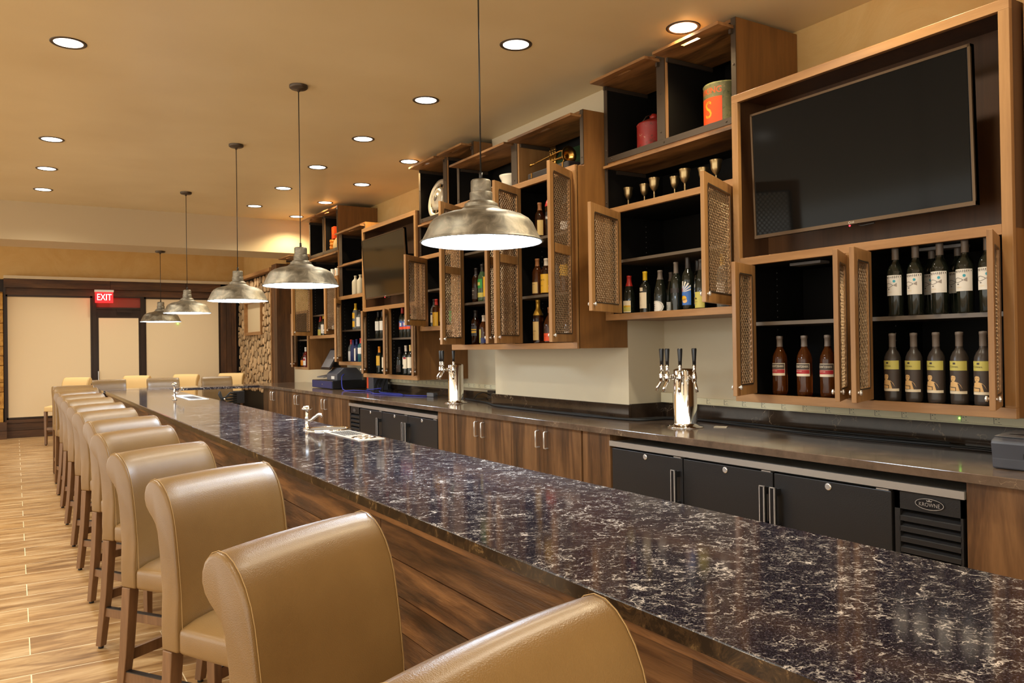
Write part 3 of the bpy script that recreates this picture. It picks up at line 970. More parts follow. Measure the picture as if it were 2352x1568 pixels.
def stools():
    base = stool_meshes('leather', 'tan_leather', 'stool_wood')
    th = radians(33)
    # left rear foot positions and headings
    P = [(0.40, 0.90, 18), (0.372, 1.70, 29), (0.40, 2.79, 27), (0.365, 3.62, 33), (0.375, 4.574, 34), (0.392, 5.43, 29), (0.387, 6.307, 35), (0.393, 7.102, 35),
         (0.393, 8.039, 34), (0.398, 8.951, 34), (0.40, 9.773, 37), (0.402, 10.647, 12), (0.415, 11.55, 4)]
    words = ['cut by the bottom edge', 'with the largest full back', 'third from the camera', 'fourth from the camera',
             'fifth from the camera', 'sixth from the camera', 'seventh from the camera', 'eighth from the camera', 'ninth from the camera', 'tenth from the camera',
             'eleventh from the camera', 'second to last at the far end', 'at the far end of the row']
    hx = 0.47 / 2 - 0.024
    for i, (fx, fy, a) in enumerate(P):
        a = radians(a)
        lx, ly = -hx, 0.06
        x = fx - (lx * cos(a) - ly * sin(a)); y = fy - (lx * sin(a) + ly * cos(a))
        lab = 'tan leather roll-back stool at the bar, ' + words[i]
        g = 'tan leather stools along the front of the bar'
        if i == 0:
            base.location = (x, y, 0); base.rotation_euler = (0, 0, a); base['label'] = lab; base['group'] = g
        else:
            dup(base, (x, y, 0), a, lab, g)
    g = 'stools on the far side of the bridge'
    for x, lab in ((1.22, 'brown stool behind the bridge, left one beside the end of the bar'), (1.99, 'brown stool behind the bridge, middle one behind the far faucet'), (2.80, 'brown stool behind the bridge, right one near the log slices')):
        dup(base, (x, 13.62, 0), radians(random.uniform(-6, 6)), lab, g)
    cream = stool_meshes('cream', 'cream_fabric', 'stool_wood')
    g = 'cream stools by the far windows'
    dat = [(0.86, 15.45, -38, 'cream stool beside the left window, its seat and legs fully visible'), (1.80, 15.55, -35, 'cream stool back in front of the exit door'),
           (2.62, 15.55, -38, 'cream stool back in front of the right-hand window'), (3.40, 15.45, -35, 'cream stool back partly hidden behind the right brown stool')]
    for i, (x, y, a, lab) in enumerate(dat):
        if i == 0:
            cream.location = (x, y, 0); cream.rotation_euler = (0, 0, radians(a)); cream['label'] = lab; cream['group'] = g
        else: dup(cream, (x, y, 0), radians(a), lab, g)


# ================================================================== BACK COUNTER
def back_counter():
    z = BAR_Z
    CF = 3.24
    r = thing('back_counter', 'long brown stone worktop along the back wall with low splashback', 'worktop', (3.7, 7.0, z))
    W2 = WALLX - 0.006
    b = MB(); b.prism([(CF, 0.2), (W2, 0.2), (W2, 4.498), (3.779, 4.498), (3.779, 6.404), (W2, 6.404), (W2, 13.25), (3.192, 13.25), (3.192, 12.3), (CF, 12.3)], 'z', z - 0.04, z)
    b.build('worktop', 'brown_stone', r, r.location, bevel=0.003)
    for q in ((WALLX - 0.03, WALLX - 0.005, 0.2, 4.498, 1.076), (3.783, WALLX - 0.031, 4.474, 4.498, 1.076), (3.755, 3.779, 4.474, 6.43, 1.072)):
        MB().box(q[0], q[1], q[2], q[3], z + 0.0005, q[4]).build('splashback', 'dark_stone', r, r.location)
    b = MB(); b.box(WALLX - 0.022, WALLX - 0.005, 6.45, 10.3, z + 0.0005, 1.045)
    b.build('splashback', 'dark_stone', r, r.location)
    # base cabinets
    def unit(y0, y1, lab, doors=True, first=None):
        c = thing('base_cabinet', lab, 'cabinet', (CF + 0.03, (y0 + y1) / 2, 0))
        xf = CF + 0.03
        b = MB(); b.box(xf + 0.021, 3.76, y0 + 0.002, y1 - 0.002, 0.0, z - 0.041)
        b.build('body', 'base_laminate' if not doors else 'black_laminate', c, c.location)
        if doors:
            m = (y0 + y1) / 2
            for a0, a1, hy in ((y0 + 0.002, m - 0.002, m - 0.055), (m + 0.002, y1 - 0.002, m + 0.055)):
                b = MB(); b.box(xf, xf + 0.02, a0, a1, 0.02, z - 0.045)
                d = b.build('door', 'base_laminate', c, c.location, bevel=0.001)
                b = MB(); b.tube([(xf, hy, 0.885), (xf - 0.03, hy, 0.885), (xf - 0.036, hy, 0.879), (xf - 0.036, hy, 0.771), (xf - 0.03, hy, 0.765), (xf, hy, 0.765)], 0.0055, 10)
                b.build('handle', 'handle_steel', d, c.location)
        else:
            b = MB(); b.box(xf, xf + 0.02, y0 + 0.002, y1 - 0.002, 0.02, z - 0.045); b.build('panel', 'base_laminate', c, c.location)
    unit(0.2, 1.80, 'streaked brown base panel under the receipt printer', False)
    unit(4.085, 4.38, 'narrow streaked brown filler panel left of the near bottle cooler', False)
    unit(4.40, 5.31, 'streaked brown double door base cabinet, nearer one between the two coolers')
    unit(5.31, 6.24, 'streaked brown double door base cabinet beside the filler of the far cooler')
    unit(6.25, 6.57, 'narrow streaked brown panel right of the far bottle cooler', False)
    unit(8.846, 9.15, 'narrow streaked brown panel left of the far bottle cooler', False)
    unit(9.155, 10.21, 'brown double door base cabinet in front of the cash drawer')
    unit(10.215, 11.43, 'brown double door base cabinet below the left end of the till')
    unit(11.435, 12.60, 'brown double door base cabinet nearest the bridge corner')
    # coolers
    def cooler(y0, y1, lab, near):
        c = thing('bottle_cooler', lab, 'cooler', (3.27, (y0 + y1) / 2, 0))
        O = c.location
        xf = 3.27
        MB().box(xf + 0.045, 3.76, y0, y1, 0.10, 0.854).build('cabinet_body', 'cooler_black', c, O)
        b = MB(); b.box(xf - 0.01, xf + 0.008, y0 - 0.01, y1 + 0.008, 0.855, 0.888); b.box(xf + 0.008, 3.76, y0, y1, 0.880, 0.884); b.build('steel_top', 'brushed_steel', c, O)
        vw = 0.30
        W = y1 - y0 - vw - 0.015
        if near: dy0, v0, v1 = y0 + vw + 0.01, y0 + 0.002, y0 + vw
        else: dy0, v0, v1 = y0, y1 - vw, y1 - 0.002
        w = W / 3
        hs = [1, -1, 1] if near else [-1, 1, -1]
        # handle side: +1 = larger y edge
        hs = [1, 0, 0]
        for k in range(3):
            a0 = dy0 + k * w + 0.006; a1 = dy0 + (k + 1) * w - 0.004
            b = MB(); b.box(xf, xf + 0.042, a0, a1, 0.12, 0.842)
            d = b.build('door', 'cooler_black', c, O, bevel=0.003)
            m = (a0 + a1) / 2
            b = MB(); b.lathe([(0.016, 0), (0.018, 0.003), (0.012, 0.006)], 24, M=Matrix.Rotation(-pi / 2, 4, 'Y'), c=(xf, m + 0.0, 0.818)); b.build('lock', 'handle_steel', d, O)
            side = {0: +1, 1: -1, 2: -1}[k] if near else {0: +1, 1: -1, 2: -1}[k]
            hy = a1 - 0.028 if side > 0 else a0 + 0.028
            b = MB()
            b.box(xf - 0.052, xf - 0.03, hy - 0.015, hy + 0.015, 0.46, 0.775)
            b.box(xf - 0.04, xf, hy - 0.012, hy + 0.012, 0.735, 0.77); b.box(xf - 0.04, xf, hy - 0.012, hy + 0.012, 0.565, 0.595)
            h = b.build('handle', 'black_plastic', d, O, bevel=0.002)
            b = MB()
            b.box(xf - 0.0535, xf - 0.047, hy - 0.0165, hy - 0.011, 0.46, 0.777); b.box(xf - 0.0535, xf - 0.047, hy + 0.011, hy + 0.0165, 0.46, 0.777)
            b.box(xf - 0.0535, xf - 0.047, hy - 0.0165, hy + 0.0165, 0.775, 0.779)
            b.build('chrome_edge', 'handle_steel', h, O)
            b = MB(); b.box(xf - 0.002, xf + 0.03, a0 + 0.01, a0 + 0.07, 0.843, 0.849); b.build('hinge', 'brushed_steel', d, O)
        b = MB()
        b.box(xf + 0.002, xf + 0.04, v0, v1, 0.775, 0.85)
        b.box(xf + 0.002, xf + 0.04, v0, v1, 0.12, 0.46)
        b.box(xf + 0.002, xf + 0.04, v1 - 0.024, v1, 0.12, 0.85); b.box(xf + 0.002, xf + 0.04, v0, v0 + 0.01, 0.12, 0.85)
        zz = 0.745
        while zz > 0.44:
            b.prism([(xf + 0.002, zz - 0.002), (xf + 0.006, zz + 0.0), (xf + 0.04, zz + 0.024), (xf + 0.04, zz + 0.02), (xf + 0.006, zz - 0.022), (xf + 0.002, zz - 0.022)], 'y', v0 + 0.008, v1 - 0.022)
            zz -= 0.0455
        g = b.build('vent_grille', 'cooler_black', c, O)
        cy = (v0 + v1) / 2 - (0.01 if near else 0)
        lb = MB()
        fn = lambda u, v: (xf - 0.0005, cy - u, 0.812 + v)
        k_ = 1 if near else 0.7
        fn1 = lambda u, v: (xf - 0.0015, cy - u * k_, 0.812 + v * k_)
        fn2 = lambda u, v: (xf - 0.003, cy - u * k_, 0.812 + v * k_)
        put_poly(lb, ellipse(0, 0, 0.063, 0.024, 36), fn1, 0)
        put_ring(lb, ellipse(0, 0, 0.063, 0.024, 36), ellipse(0, 0, 0.060, 0.0215, 36), fn2, 1)
        put_text(lb, 'KROWNE', 0.024, lambda u, v: fn2(u, v - 0.003), 1, 0.88)
        put_poly(lb, [(-0.010, 0.011), (-0.014, 0.018), (-0.006, 0.014), (0.0, 0.020), (0.006, 0.014), (0.014, 0.018), (0.010, 0.011)], fn2, 1)
        lb.build('badge', ['black_plastic', 'handle_steel'], g, O, fix=False)
    cooler(1.813, 4.075, 'black three door bottle cooler under the near end of the back counter', True)
    cooler(6.585, 8.835, 'black three door bottle cooler farther along, with its vent on the left', False)


def tower(x, y, lab, angs):
    z = BAR_Z
    t = thing('beer_tower', lab, 'beer tap', (x, y, z))
    b = MB(); b.lathe([(0.115, 0), (0.115, 0.006), (0.082, 0.012), (0.076, 0.02), (0.0745, 0.03), (0.0745, 0.362), (0.070, 0.372), (0.05, 0.378), (0.001, 0.379)], 48)
    b.build('column', 'chrome', t)
    b = MB()
    for k in range(6):
        a = k * pi / 3
        b.lathe([(0.007, 0.006), (0.007, 0.010)], 8, c=(0.1 * cos(a), 0.1 * sin(a), 0))
    b.build('bolt', 'chrome', t)
    for a in angs:
        M = Matrix.Rotation(radians(a), 4, 'Z')
        b = MB()
        b.cyl((0.072, 0, 0.325), (0.10, 0, 0.325), 0.016, 14); b.cyl((0.10, 0, 0.325), (0.135, 0, 0.325), 0.011, 12)
        b.lathe([(0.010, 0.29), (0.015, 0.30), (0.017, 0.325), (0.014, 0.35), (0.009, 0.36)], 14, c=(0.147, 0, 0))
        b.tube([(0.147, 0, 0.305), (0.155, 0, 0.290), (0.172, 0, 0.262), (0.180, 0, 0.235)], 0.0095, 10)
        b.lathe([(0.008, 0.355), (0.013, 0.365), (0.010, 0.378), (0.013, 0.39), (0.012, 0.402)], 14, c=(0.145, 0, 0))
        b.xf(M); f = b.build('tap', 'chrome', t)
        b = MB(); b.lathe([(0.011, 0.402), (0.012, 0.43), (0.0165, 0.50), (0.014, 0.507)], 14, c=(0.145, 0, 0)); b.xf(M)
        b.build('tap_handle', 'black_plastic', f)


def counter_things():
    z = BAR_Z
    tower(3.66, 3.80, 'chrome beer tower with four black handles by the near column corner', (178, 140, 215, 250))
    tower(3.62, 6.88, 'chrome beer tower with black handles left of the pale column', (185, 150, 235))
    # power strips
    def strip(y0, y1, lab, pitch):
        s = thing('power_strip', lab, 'power strip', (WALLX - 0.02, (y0 + y1) / 2, 1.10))
        O = s.location
        x = WALLX - 0.004
        b = MB(); b.box(x - 0.028, x, y0, y1, 1.082, 1.122); b.box(x - 0.04, x, y0, y1, 1.078, 1.084); b.build('raceway', 'strip_beige', s, O)
        y = y0 + 0.09; k = 0
        while y < y1 - 0.04 and k < 60:
            b = MB()
            xx = x - 0.0285
            b.box(xx - 0.001, xx, y - 0.0015, y + 0.0, 1.086, 1.12)
            b.box(xx - 0.001, xx, y - 0.013, y - 0.009, 1.108, 1.112); b.box(xx - 0.001, xx, y - 0.028, y - 0.022, 1.094, 1.0965); b.box(xx - 0.001, xx, y - 0.028, y - 0.022, 1.112, 1.1145)
            b.box(xx - 0.001, xx, y - 0.038, y - 0.0, 1.0865, 1.0875)
            b.build('outlet', 'black_ink', s, O)
            y += pitch; k += 1
        return s, x
    s, x = strip(0.9, 4.44, 'beige multi outlet power strip on the wall under the near cabinets', 0.161)
    b = MB(); b.lathe([(0.004, 0), (0.004, 0.003)], 10, M=Matrix.Rotation(-pi / 2, 4, 'Y'), c=(x - 0.03, 2.285, 1.104)); b.build('indicator_light', 'led_green', s, s.location)
    strip(6.5, 10.25, 'beige multi outlet power strip on the wall left of the pale column', 0.115)
    b = MB(); b.box(WALLX - 0.075, WALLX - 0.004, 4.35, 4.47, 1.078, 1.15)
    o = b.build('junction_box', 'strip_beige', None, (WALLX - 0.04, 4.41, 1.078), bevel=0.002); tag(o, 'square beige junction box in the corner behind the near beer tower', 'junction box')
    # receipt printer on the near end
    p = thing('receipt_printer', 'grey receipt printer on the near end of the back counter', 'printer', (3.53, 1.70, z), radians(2))
    b = MB(); b.prism([(-0.085, 0.002), (0.12, 0.002), (0.12, 0.14), (-0.07, 0.128), (-0.094, 0.118), (-0.098, 0.105), (-0.088, 0.045), (-0.088, 0.04)], 'y', -0.10, 0.088)
    body = b.build('body', 'grey_plastic', p, bevel=0.006)
    b = MB(); b.prism([(-0.066, 0.129), (0.119, 0.141), (0.119, 0.146), (-0.07, 0.134)], 'y', -0.098, 0.086); b.build('lid', 'grey_plastic_light', p, bevel=0.002)
    b = MB(); b.prism([(-0.03, 0.1345), (0.004, 0.1372), (0.004, 0.139), (-0.03, 0.1362)], 'y', -0.06, 0.055); b.build('paper_slot', 'black_plastic', p)
    b = MB(); b.box(-0.0995, -0.094, -0.078, -0.038, 0.05, 0.072); b.build('power_switch', 'black_plastic', p)
    b = MB(); b.box(-0.098, -0.0955, -0.07, -0.05, 0.080, 0.098); b.build('sticker', 'white_label', p)
    b = MB(); b.box(0.02, 0.10, -0.12, -0.104, 0.03, 0.14); b.build('side_bracket', 'black_plastic', p)
    # till: cash drawer, printer, screen
    d = thing('cash_drawer', 'blue fronted black cash drawer under the till on the back counter', 'cash drawer', (3.78, 10.85, z), 0)
    b = MB(); b.box(-0.20, 0.26, -0.55, 0.30, 0.008, 0.115); b.build('case', 'black_plastic', d, bevel=0.004)
    b = MB(); b.box(-0.208, -0.20, -0.54, 0.29, 0.014, 0.108); b.build('front', 'navy_ink', d, bevel=0.002)
    b = MB(); b.lathe([(0.012, 0), (0.012, 0.006)], 16, M=Matrix.Rotation(-pi / 2, 4, 'Y'), c=(-0.208, -0.15, 0.06)); b.build('lock', 'chrome', d)
    t = thing('till_printer', 'dark grey till base with printer and keyboard tray on the cash drawer', 'till', (3.80, 10.65, z + 0.115), 0)
    b = MB(); b.prism([(-0.16, 0.0), (0.2, 0.0), (0.2, 0.09), (0.12, 0.17), (-0.06, 0.17), (-0.16, 0.09)], 'y', -0.34, 0.06); b.build('housing', 'grey_plastic', t, bevel=0.01)
    b = MB(); b.prism([(-0.20, 0.03), (0.05, 0.07), (0.05, 0.085), (-0.20, 0.045)], 'y', 0.08, 0.36); b.build('keyboard_tray', 'grey_plastic_light', t, bevel=0.003)
    b = MB(); b.box(-0.166, -0.161, -0.26, -0.14, 0.02, 0.06); b.build('sticker', 'white_label', t)
    m = thing('till_screen', 'tilted touch screen of the till above the counter', 'screen', (3.80, 10.78, z + 0.285), 0)
    b = MB(); b.prism([(-0.17, -0.02), (-0.155, -0.03), (0.0, 0.25), (-0.015, 0.262)], 'y', -0.22, 0.17); b.build('frame', 'black_plastic', m, bevel=0.004)
    b = MB(); b.prism([(-0.163, 0.006), (-0.161, 0.005), (-0.026, 0.237), (-0.028, 0.239)], 'y', -0.195, 0.145); b.build('display', 'grey_plastic_light', m)
    b = MB(); b.prism([(-0.06, 0.002), (0.06, 0.002), (0.02, 0.03), (-0.05, 0.14)], 'y', -0.06, 0.02); b.build('stand', 'black_plastic', m)
    n = thing('network_box', 'grey network box with orange side standing behind the blue cables', 'network box', (3.95, 9.65, z), 0)
    b = MB(); b.box(-0.1, 0.1, -0.10, 0.12, 0.002, 0.20); b.build('case', 'grey_plastic', n, bevel=0.005)
    b = MB(); b.box(-0.102, -0.1, 0.06, 0.115, 0.03, 0.19); b.build('orange_panel', 'orange_ink', n)
    b = MB()
    random.seed(9)
    for k in range(7):
        y0 = 9.52 - random.random() * 0.3
        b.tube([(3.9, y0, z + 0.15), (3.84, y0 - 0.05, z + 0.07), (3.8, y0 - 0.12, z + 0.012), (3.78, y0 - 0.3, z + 0.012)], 0.007, 6)
    o = b.build('black_cables', 'rubber', None, (3.8, 9.3, z)); tag(o, 'tangle of thick black leads beside the grey network box', 'cable')
    b = MB()
    pts = [(3.74, 10.30, z + 0.20), (3.68, 10.22, z + 0.17), (3.62, 10.05, z + 0.05), (3.60, 9.9, z + 0.006), (3.64, 9.7, z + 0.012), (3.72, 9.5, z + 0.01), (3.70, 9.25, z + 0.008), (3.6, 8.95, z + 0.008), (3.66, 8.6, z + 0.008), (3.74, 8.25, z + 0.008), (3.85, 8.0, z + 0.008)]
    def smooth(p, k=4):
        p = [Vector(q) for q in p]; out = []
        for i in range(len(p) - 1):
            a = p[max(i - 1, 0)]; b_ = p[i]; c_ = p[i + 1]; d_ = p[min(i + 2, len(p) - 1)]
            for j in range(k):
                t_ = j / k
                out.append(0.5 * ((2 * b_) + (-a + c_) * t_ + (2 * a - 5 * b_ + 4 * c_ - d_) * t_ * t_ + (-a + 3 * b_ - 3 * c_ + d_) * t_ ** 3))
        out.append(p[-1]); return out
    b.tube(smooth(pts), 0.006, 6)
    b.tube(smooth([(3.74, 9.5, z + 0.02), (3.80, 9.2, z + 0.05), (3.72, 9.0, z + 0.05), (3.66, 8.85, z + 0.02), (3.78, 8.6, z + 0.01), (3.7, 8.3, z + 0.01)]), 0.006, 6)
    o = b.build('network_cable', 'blue_cable', None, (3.7, 9.2, z)); tag(o, 'loops of blue network cable lying on the back counter', 'cable')
    # adapter and cables further right
    a = thing('power_adapter', 'small grey power adapter block on the counter between till and beer tower', 'power adapter', (3.88, 7.93, z), 0.2)
    b = MB(); b.box(-0.03, 0.03, -0.06, 0.06, 0.001, 0.045); b.build('block', 'grey_plastic_light', a, bevel=0.005)
    b = MB(); b.tube(smooth([(0.0, -0.06, 0.02), (0.04, -0.2, 0.01), (-0.02, -0.4, 0.006), (0.03, -0.7, 0.006), (0.10, -0.95, 0.01)]), 0.004, 6); b.build('lead', 'rubber', a)
    b = MB()
    zc_ = z + 0.009
    b.tube(smooth([(3.90, 7.2, zc_), (3.80, 6.6, zc_), (3.66, 6.2, zc_), (3.64, 5.8, zc_), (3.63, 5.2, zc_), (3.64, 4.7, zc_), (3.70, 4.3, zc_), (3.95, 4.25, zc_), (4.02, 4.0, zc_), (3.96, 3.6, zc_), (3.90, 3.1, zc_), (3.92, 2.6, zc_), (3.96, 2.1, zc_), (3.93, 1.9, zc_)]), 0.008, 8)
    b.tube(smooth([(3.70, 6.3, zc_), (3.69, 5.9, zc_), (3.67, 5.3, zc_), (3.70, 4.9, zc_), (3.69, 4.42, zc_), (3.98, 4.31, zc_), (4.06, 3.9, zc_), (4.06, 3.2, zc_), (4.05, 2.7, zc_), (4.04, 2.3, zc_)]), 0.007, 8)
    o = b.build('counter_cable', 'rubber', None, (3.8, 4.5, z)); tag(o, 'black power cables running along the back of the counter', 'cable')
    b = MB(); b.box(-0.03, 0.03, -0.04, 0.04, 0.001, 0.004)
    b.xf(Matrix.Rotation(0.6, 4, 'Z')); b.v = [(p[0] + 3.83, p[1] + 3.66, p[2] + z) for p in b.v]
    o = b.build('paper_scrap', 'cream_label', None, (3.83, 3.66, z)); tag(o, 'torn scrap of cream paper right of the near beer tower base', 'paper')
    w = thing('wall_outlet', 'dark framed outlet box on the wall right of the far beer tower', 'outlet', (4.09, 7.0, 1.0), 0)
    b = MB(); b.box(-0.01, 0.02, -0.07, 0.07, -0.02, 0.065); b.build('plate', 'black_plastic', w, bevel=0.003)
    b = MB(); b.tube([(-0.01, 0.02, 0.02), (-0.07, 0.04, 0.05), (-0.12, 0.08, 0.03), (-0.14, 0.12, -0.02)], 0.005, 6); b.build('lead', 'rubber', w)


# ================================================================== WALL CABINETS
def mesh_panel(w, z0, z1, t=0.003, px=0.028, pz=0.030, sw=0.0044):
    """expanded metal diamonds: two families of slanted strands clipped to a rectangle"""
    b = MB()
    H = z1 - z0
    s = pz / px
    for sg in (1, -1):
        k0 = -int(H / pz) - 2; k1 = int(w / px) + int(H / pz) + 3
        for k in range(k0, k1):
            # line u = k*px + sg * (v)/s
            pts = []
            u0 = k * px
            for v in (0, H):
                pts.append((u0 + sg * v / s, v))
            (ua, va), (ub, vb) = pts
            # clip u to [0,w]
            if ua == ub: continue
            def at(u): return va + (u - ua) / (ub - ua) * (vb - va)
            lo, hi = (ua, ub) if ua < ub else (ub, ua)
            c0 = max(lo, 0); c1 = min(hi, w)
            if c1 - c0 < 1e-4: continue
            p, q = (c0, at(c0)), (c1, at(c1))
            dx, dz = q[0] - p[0], q[1] - p[1]
            L = sqrt(dx * dx + dz * dz); nx, nz = -dz / L * sw / 2, dx / L * sw / 2
            yo = 0 if sg == 1 else t * 0.5
            vs = [(p[0] + nx, yo - t / 2, z0 + p[1] + nz), (p[0] - nx, yo - t / 2, z0 + p[1] - nz), (q[0] - nx, yo - t / 2, z0 + q[1] - nz), (q[0] + nx, yo - t / 2, z0 + q[1] + nz)]
            vs += [(a[0], a[1] + t, a[2]) for a in vs]
            b.add(vs, [(0, 1, 2, 3), (7, 6, 5, 4), (0, 4, 5, 1), (1, 5, 6, 2), (2, 6, 7, 3), (3, 7, 4, 0)])
    return b


def door(root, x, hy, z0, z1, w, left, ang, mid=None, latch=True):
    """mesh front door leaf; local +x runs from hinge to free edge, local y is thickness"""
    a = radians(ang)
    d = Vector((-sin(a), -cos(a) if left else cos(a), 0))
    rz = atan2(d.y, d.x)
    t = 0.022; fr = 0.062
    b = MB()
    rails = [z0 + fr, z1 - fr]
    b.box(0, fr, -t / 2, t / 2, z0, z1); b.box(w - fr, w, -t / 2, t / 2, z0, z1)
    b.box(fr, w - fr, -t / 2, t / 2, z0, z0 + fr); b.box(fr, w - fr, -t / 2, t / 2, z1 - fr, z1)
    if mid: b.box(fr, w - fr, -t / 2, t / 2, mid - fr / 2, mid + fr / 2)
    o = b.build('door', 'cabinet_wood', root, bevel=0.0015)
    o.location = Vector((x, hy, 0)) - root.location
    o.location.z = -root.location.z
    o.rotation_euler = (0, 0, rz)
    yb = t / 2 * (1 if left else -1) * (-1)
    pb = mesh_panel(w - 2 * fr + 0.012, z0 + fr - 0.006, z1 - fr + 0.006)
    pb.v = [(p[0] + fr - 0.006, p[1], p[2]) for p in pb.v]
    pb.build('mesh_panel', 'mesh_steel', o, fix=False)
    b = MB()
    for (u0, u1, v0, v1) in ((fr - 0.008, fr, z0 + fr, z1 - fr), (w - fr, w - fr + 0.008, z0 + fr, z1 - fr), (fr, w - fr, z0 + fr - 0.008, z0 + fr), (fr, w - fr, z1 - fr, z1 - fr + 0.008)):
        for sg in (-1, 1):
            b.box(u0, u1, sg * (t / 2 + 0.002) - 0.0005, sg * (t / 2 + 0.002) + 0.0005, v0, v1)
    b.build('mesh_retainer', 'dark_steel', o)
    if latch:
        zz = z0 + 0.045
        b = MB(); b.tube([(w - 0.03, -t / 2 - 0.018, zz), (w - 0.03, t / 2 + 0.018, zz)], 0.006, 10)
        b.lathe([(0.012, -0.004), (0.012, 0.004)], 12, M=Matrix.Rotation(pi / 2, 4, 'X'), c=(w - 0.03, t / 2 + 0.012, zz))
        b.lathe([(0.012, -0.004), (0.012, 0.004)], 12, M=Matrix.Rotation(pi / 2, 4, 'X'), c=(w - 0.03, -t / 2 - 0.012, zz))
        b.build('latch', 'handle_steel', o)


def boxcase(root, x, xb, y0, y1, z0, z1, side=True, t=0.019, name='carcass', top=True):
    """open fronted case: wood outside, black inside"""
    O = root.location
    b = MB()
    b.box(x, xb, y0, y0 + t, z0, z1); b.box(x, xb, y1 - t, y1, z0, z1)
    b.box(x, xb, y0 + t, y1 - t, z0, z0 + t)
    b.box(x, xb, y0 + t, y1 - t, z1 - t, z1)
    b.box(xb - 0.01, xb, y0 + t, y1 - t, z0 + t, z1 - t)
    b.build(name, 'cabinet_wood_side', root, O)
    e = 0.003
    b = MB()
    b.box(x + 0.004, xb - 0.01, y0 + t, y0 + t + e, z0 + t, z1 - t); b.box(x + 0.004, xb - 0.01, y1 - t - e, y1 - t, z0 + t, z1 - t)
    b.box(x + 0.004, xb - 0.01, y0 + t, y1 - t, z0 + t, z0 + t + e); b.box(x + 0.004, xb - 0.01, y0 + t, y1 - t, z1 - t - e, z1 - t)
    b.box(xb - 0.01 - e, xb - 0.01, y0 + t, y1 - t, z0 + t, z1 - t)
    b.build('black_lining', 'black_laminate', root, O)


def shelf(root, x, xb, y0, y1, z, t=0.02):
    MB().box(x, xb, y0, y1, z - t, z).build('shelf', 'shelf_grey', root, root.location)


def pins(root, x0, x1, y, z0, z1, n):
    for x in (x0, x1):
        b = MB(); b.box(x - 0.006, x + 0.006, y - 0.001, y, z0 - 0.02, z1 + 0.02)
        for k in range(n):
            zz = z0 + (z1 - z0) * k / (n - 1)
            b.box(x - 0.003, x + 0.003, y - 0.0018, y, zz - 0.003, zz + 0.003, 1)
        b.build('shelf_pin_strip', ['black_laminate', 'handle_steel'], root, root.location)


def rail(root, x, y0, y1, z0, z1, t=0.022, name='face_rail'):
    MB().box(x - 0.004, x + t, y0, y1, z0, z1).build(name, 'cabinet_wood_rail', root, root.location, bevel=0.0015)


def stile(root, x, y0, y1, z0, z1, t=0.022, m='cabinet_wood'):
    MB().box(x - 0.004, x + t, y0, y1, z0, z1).build('face_stile', m, root, root.location, bevel=0.0015)


def steel(root, x, strips):
    for (y0, y1, z0, z1) in strips:
        b = MB()
        b.box(x - 0.006, x, y0, y1, z0, z1)
        if z1 - z0 > y1 - y0:
            ym = (y0 + y1) / 2; pts = [(ym, z0 + 0.05), (ym, z1 - 0.05), (ym, z0 + 0.3)] if z1 - z0 > 0.45 else [(ym, z0 + 0.05), (ym, z1 - 0.05)]
        else:
            zm = (z0 + z1) / 2; pts = [(y0 + 0.08, zm), (y1 - 0.08, zm), ((y0 + y1) / 2, zm)]
        for (yy, zz) in pts:
            b.lathe([(0.007, 0), (0.006, 0.003), (0.002, 0.004)], 10, M=Matrix.Rotation(-pi / 2, 4, 'Y'), c=(x - 0.006, yy, zz))
        b.build('steel_strap', 'dark_steel', root, root.location)


def flap(root, xt, xb, y0, y1, z, slot=True, tilt=0.0):
    t = 0.018
    b = MB()
    ym = (y0 + y1) / 2; sl = min(0.07, (y1 - y0) * 0.2)
    xs0, xs1 = xt + 0.045, xt + 0.072
    if slot:
        b.box(xt, xs0, y0, y1, z, z + t); b.box(xs1, xb, y0, y1, z, z + t)
        b.box(xs0, xs1, y0, ym - sl, z, z + t); b.box(xs0, xs1, ym + sl, y1, z, z + t)
    else: b.box(xt, xb, y0, y1, z, z + t)
    o = b.build('flap_door', 'flap_wood', root, root.location)
    for y in (y0 + 0.015, y1 - 0.015):
        MB().box(xt + 0.11, xb, y - 0.008, y + 0.008, z - 0.030, z - 0.004).build('slide_rail', 'dark_steel', o, root.location)


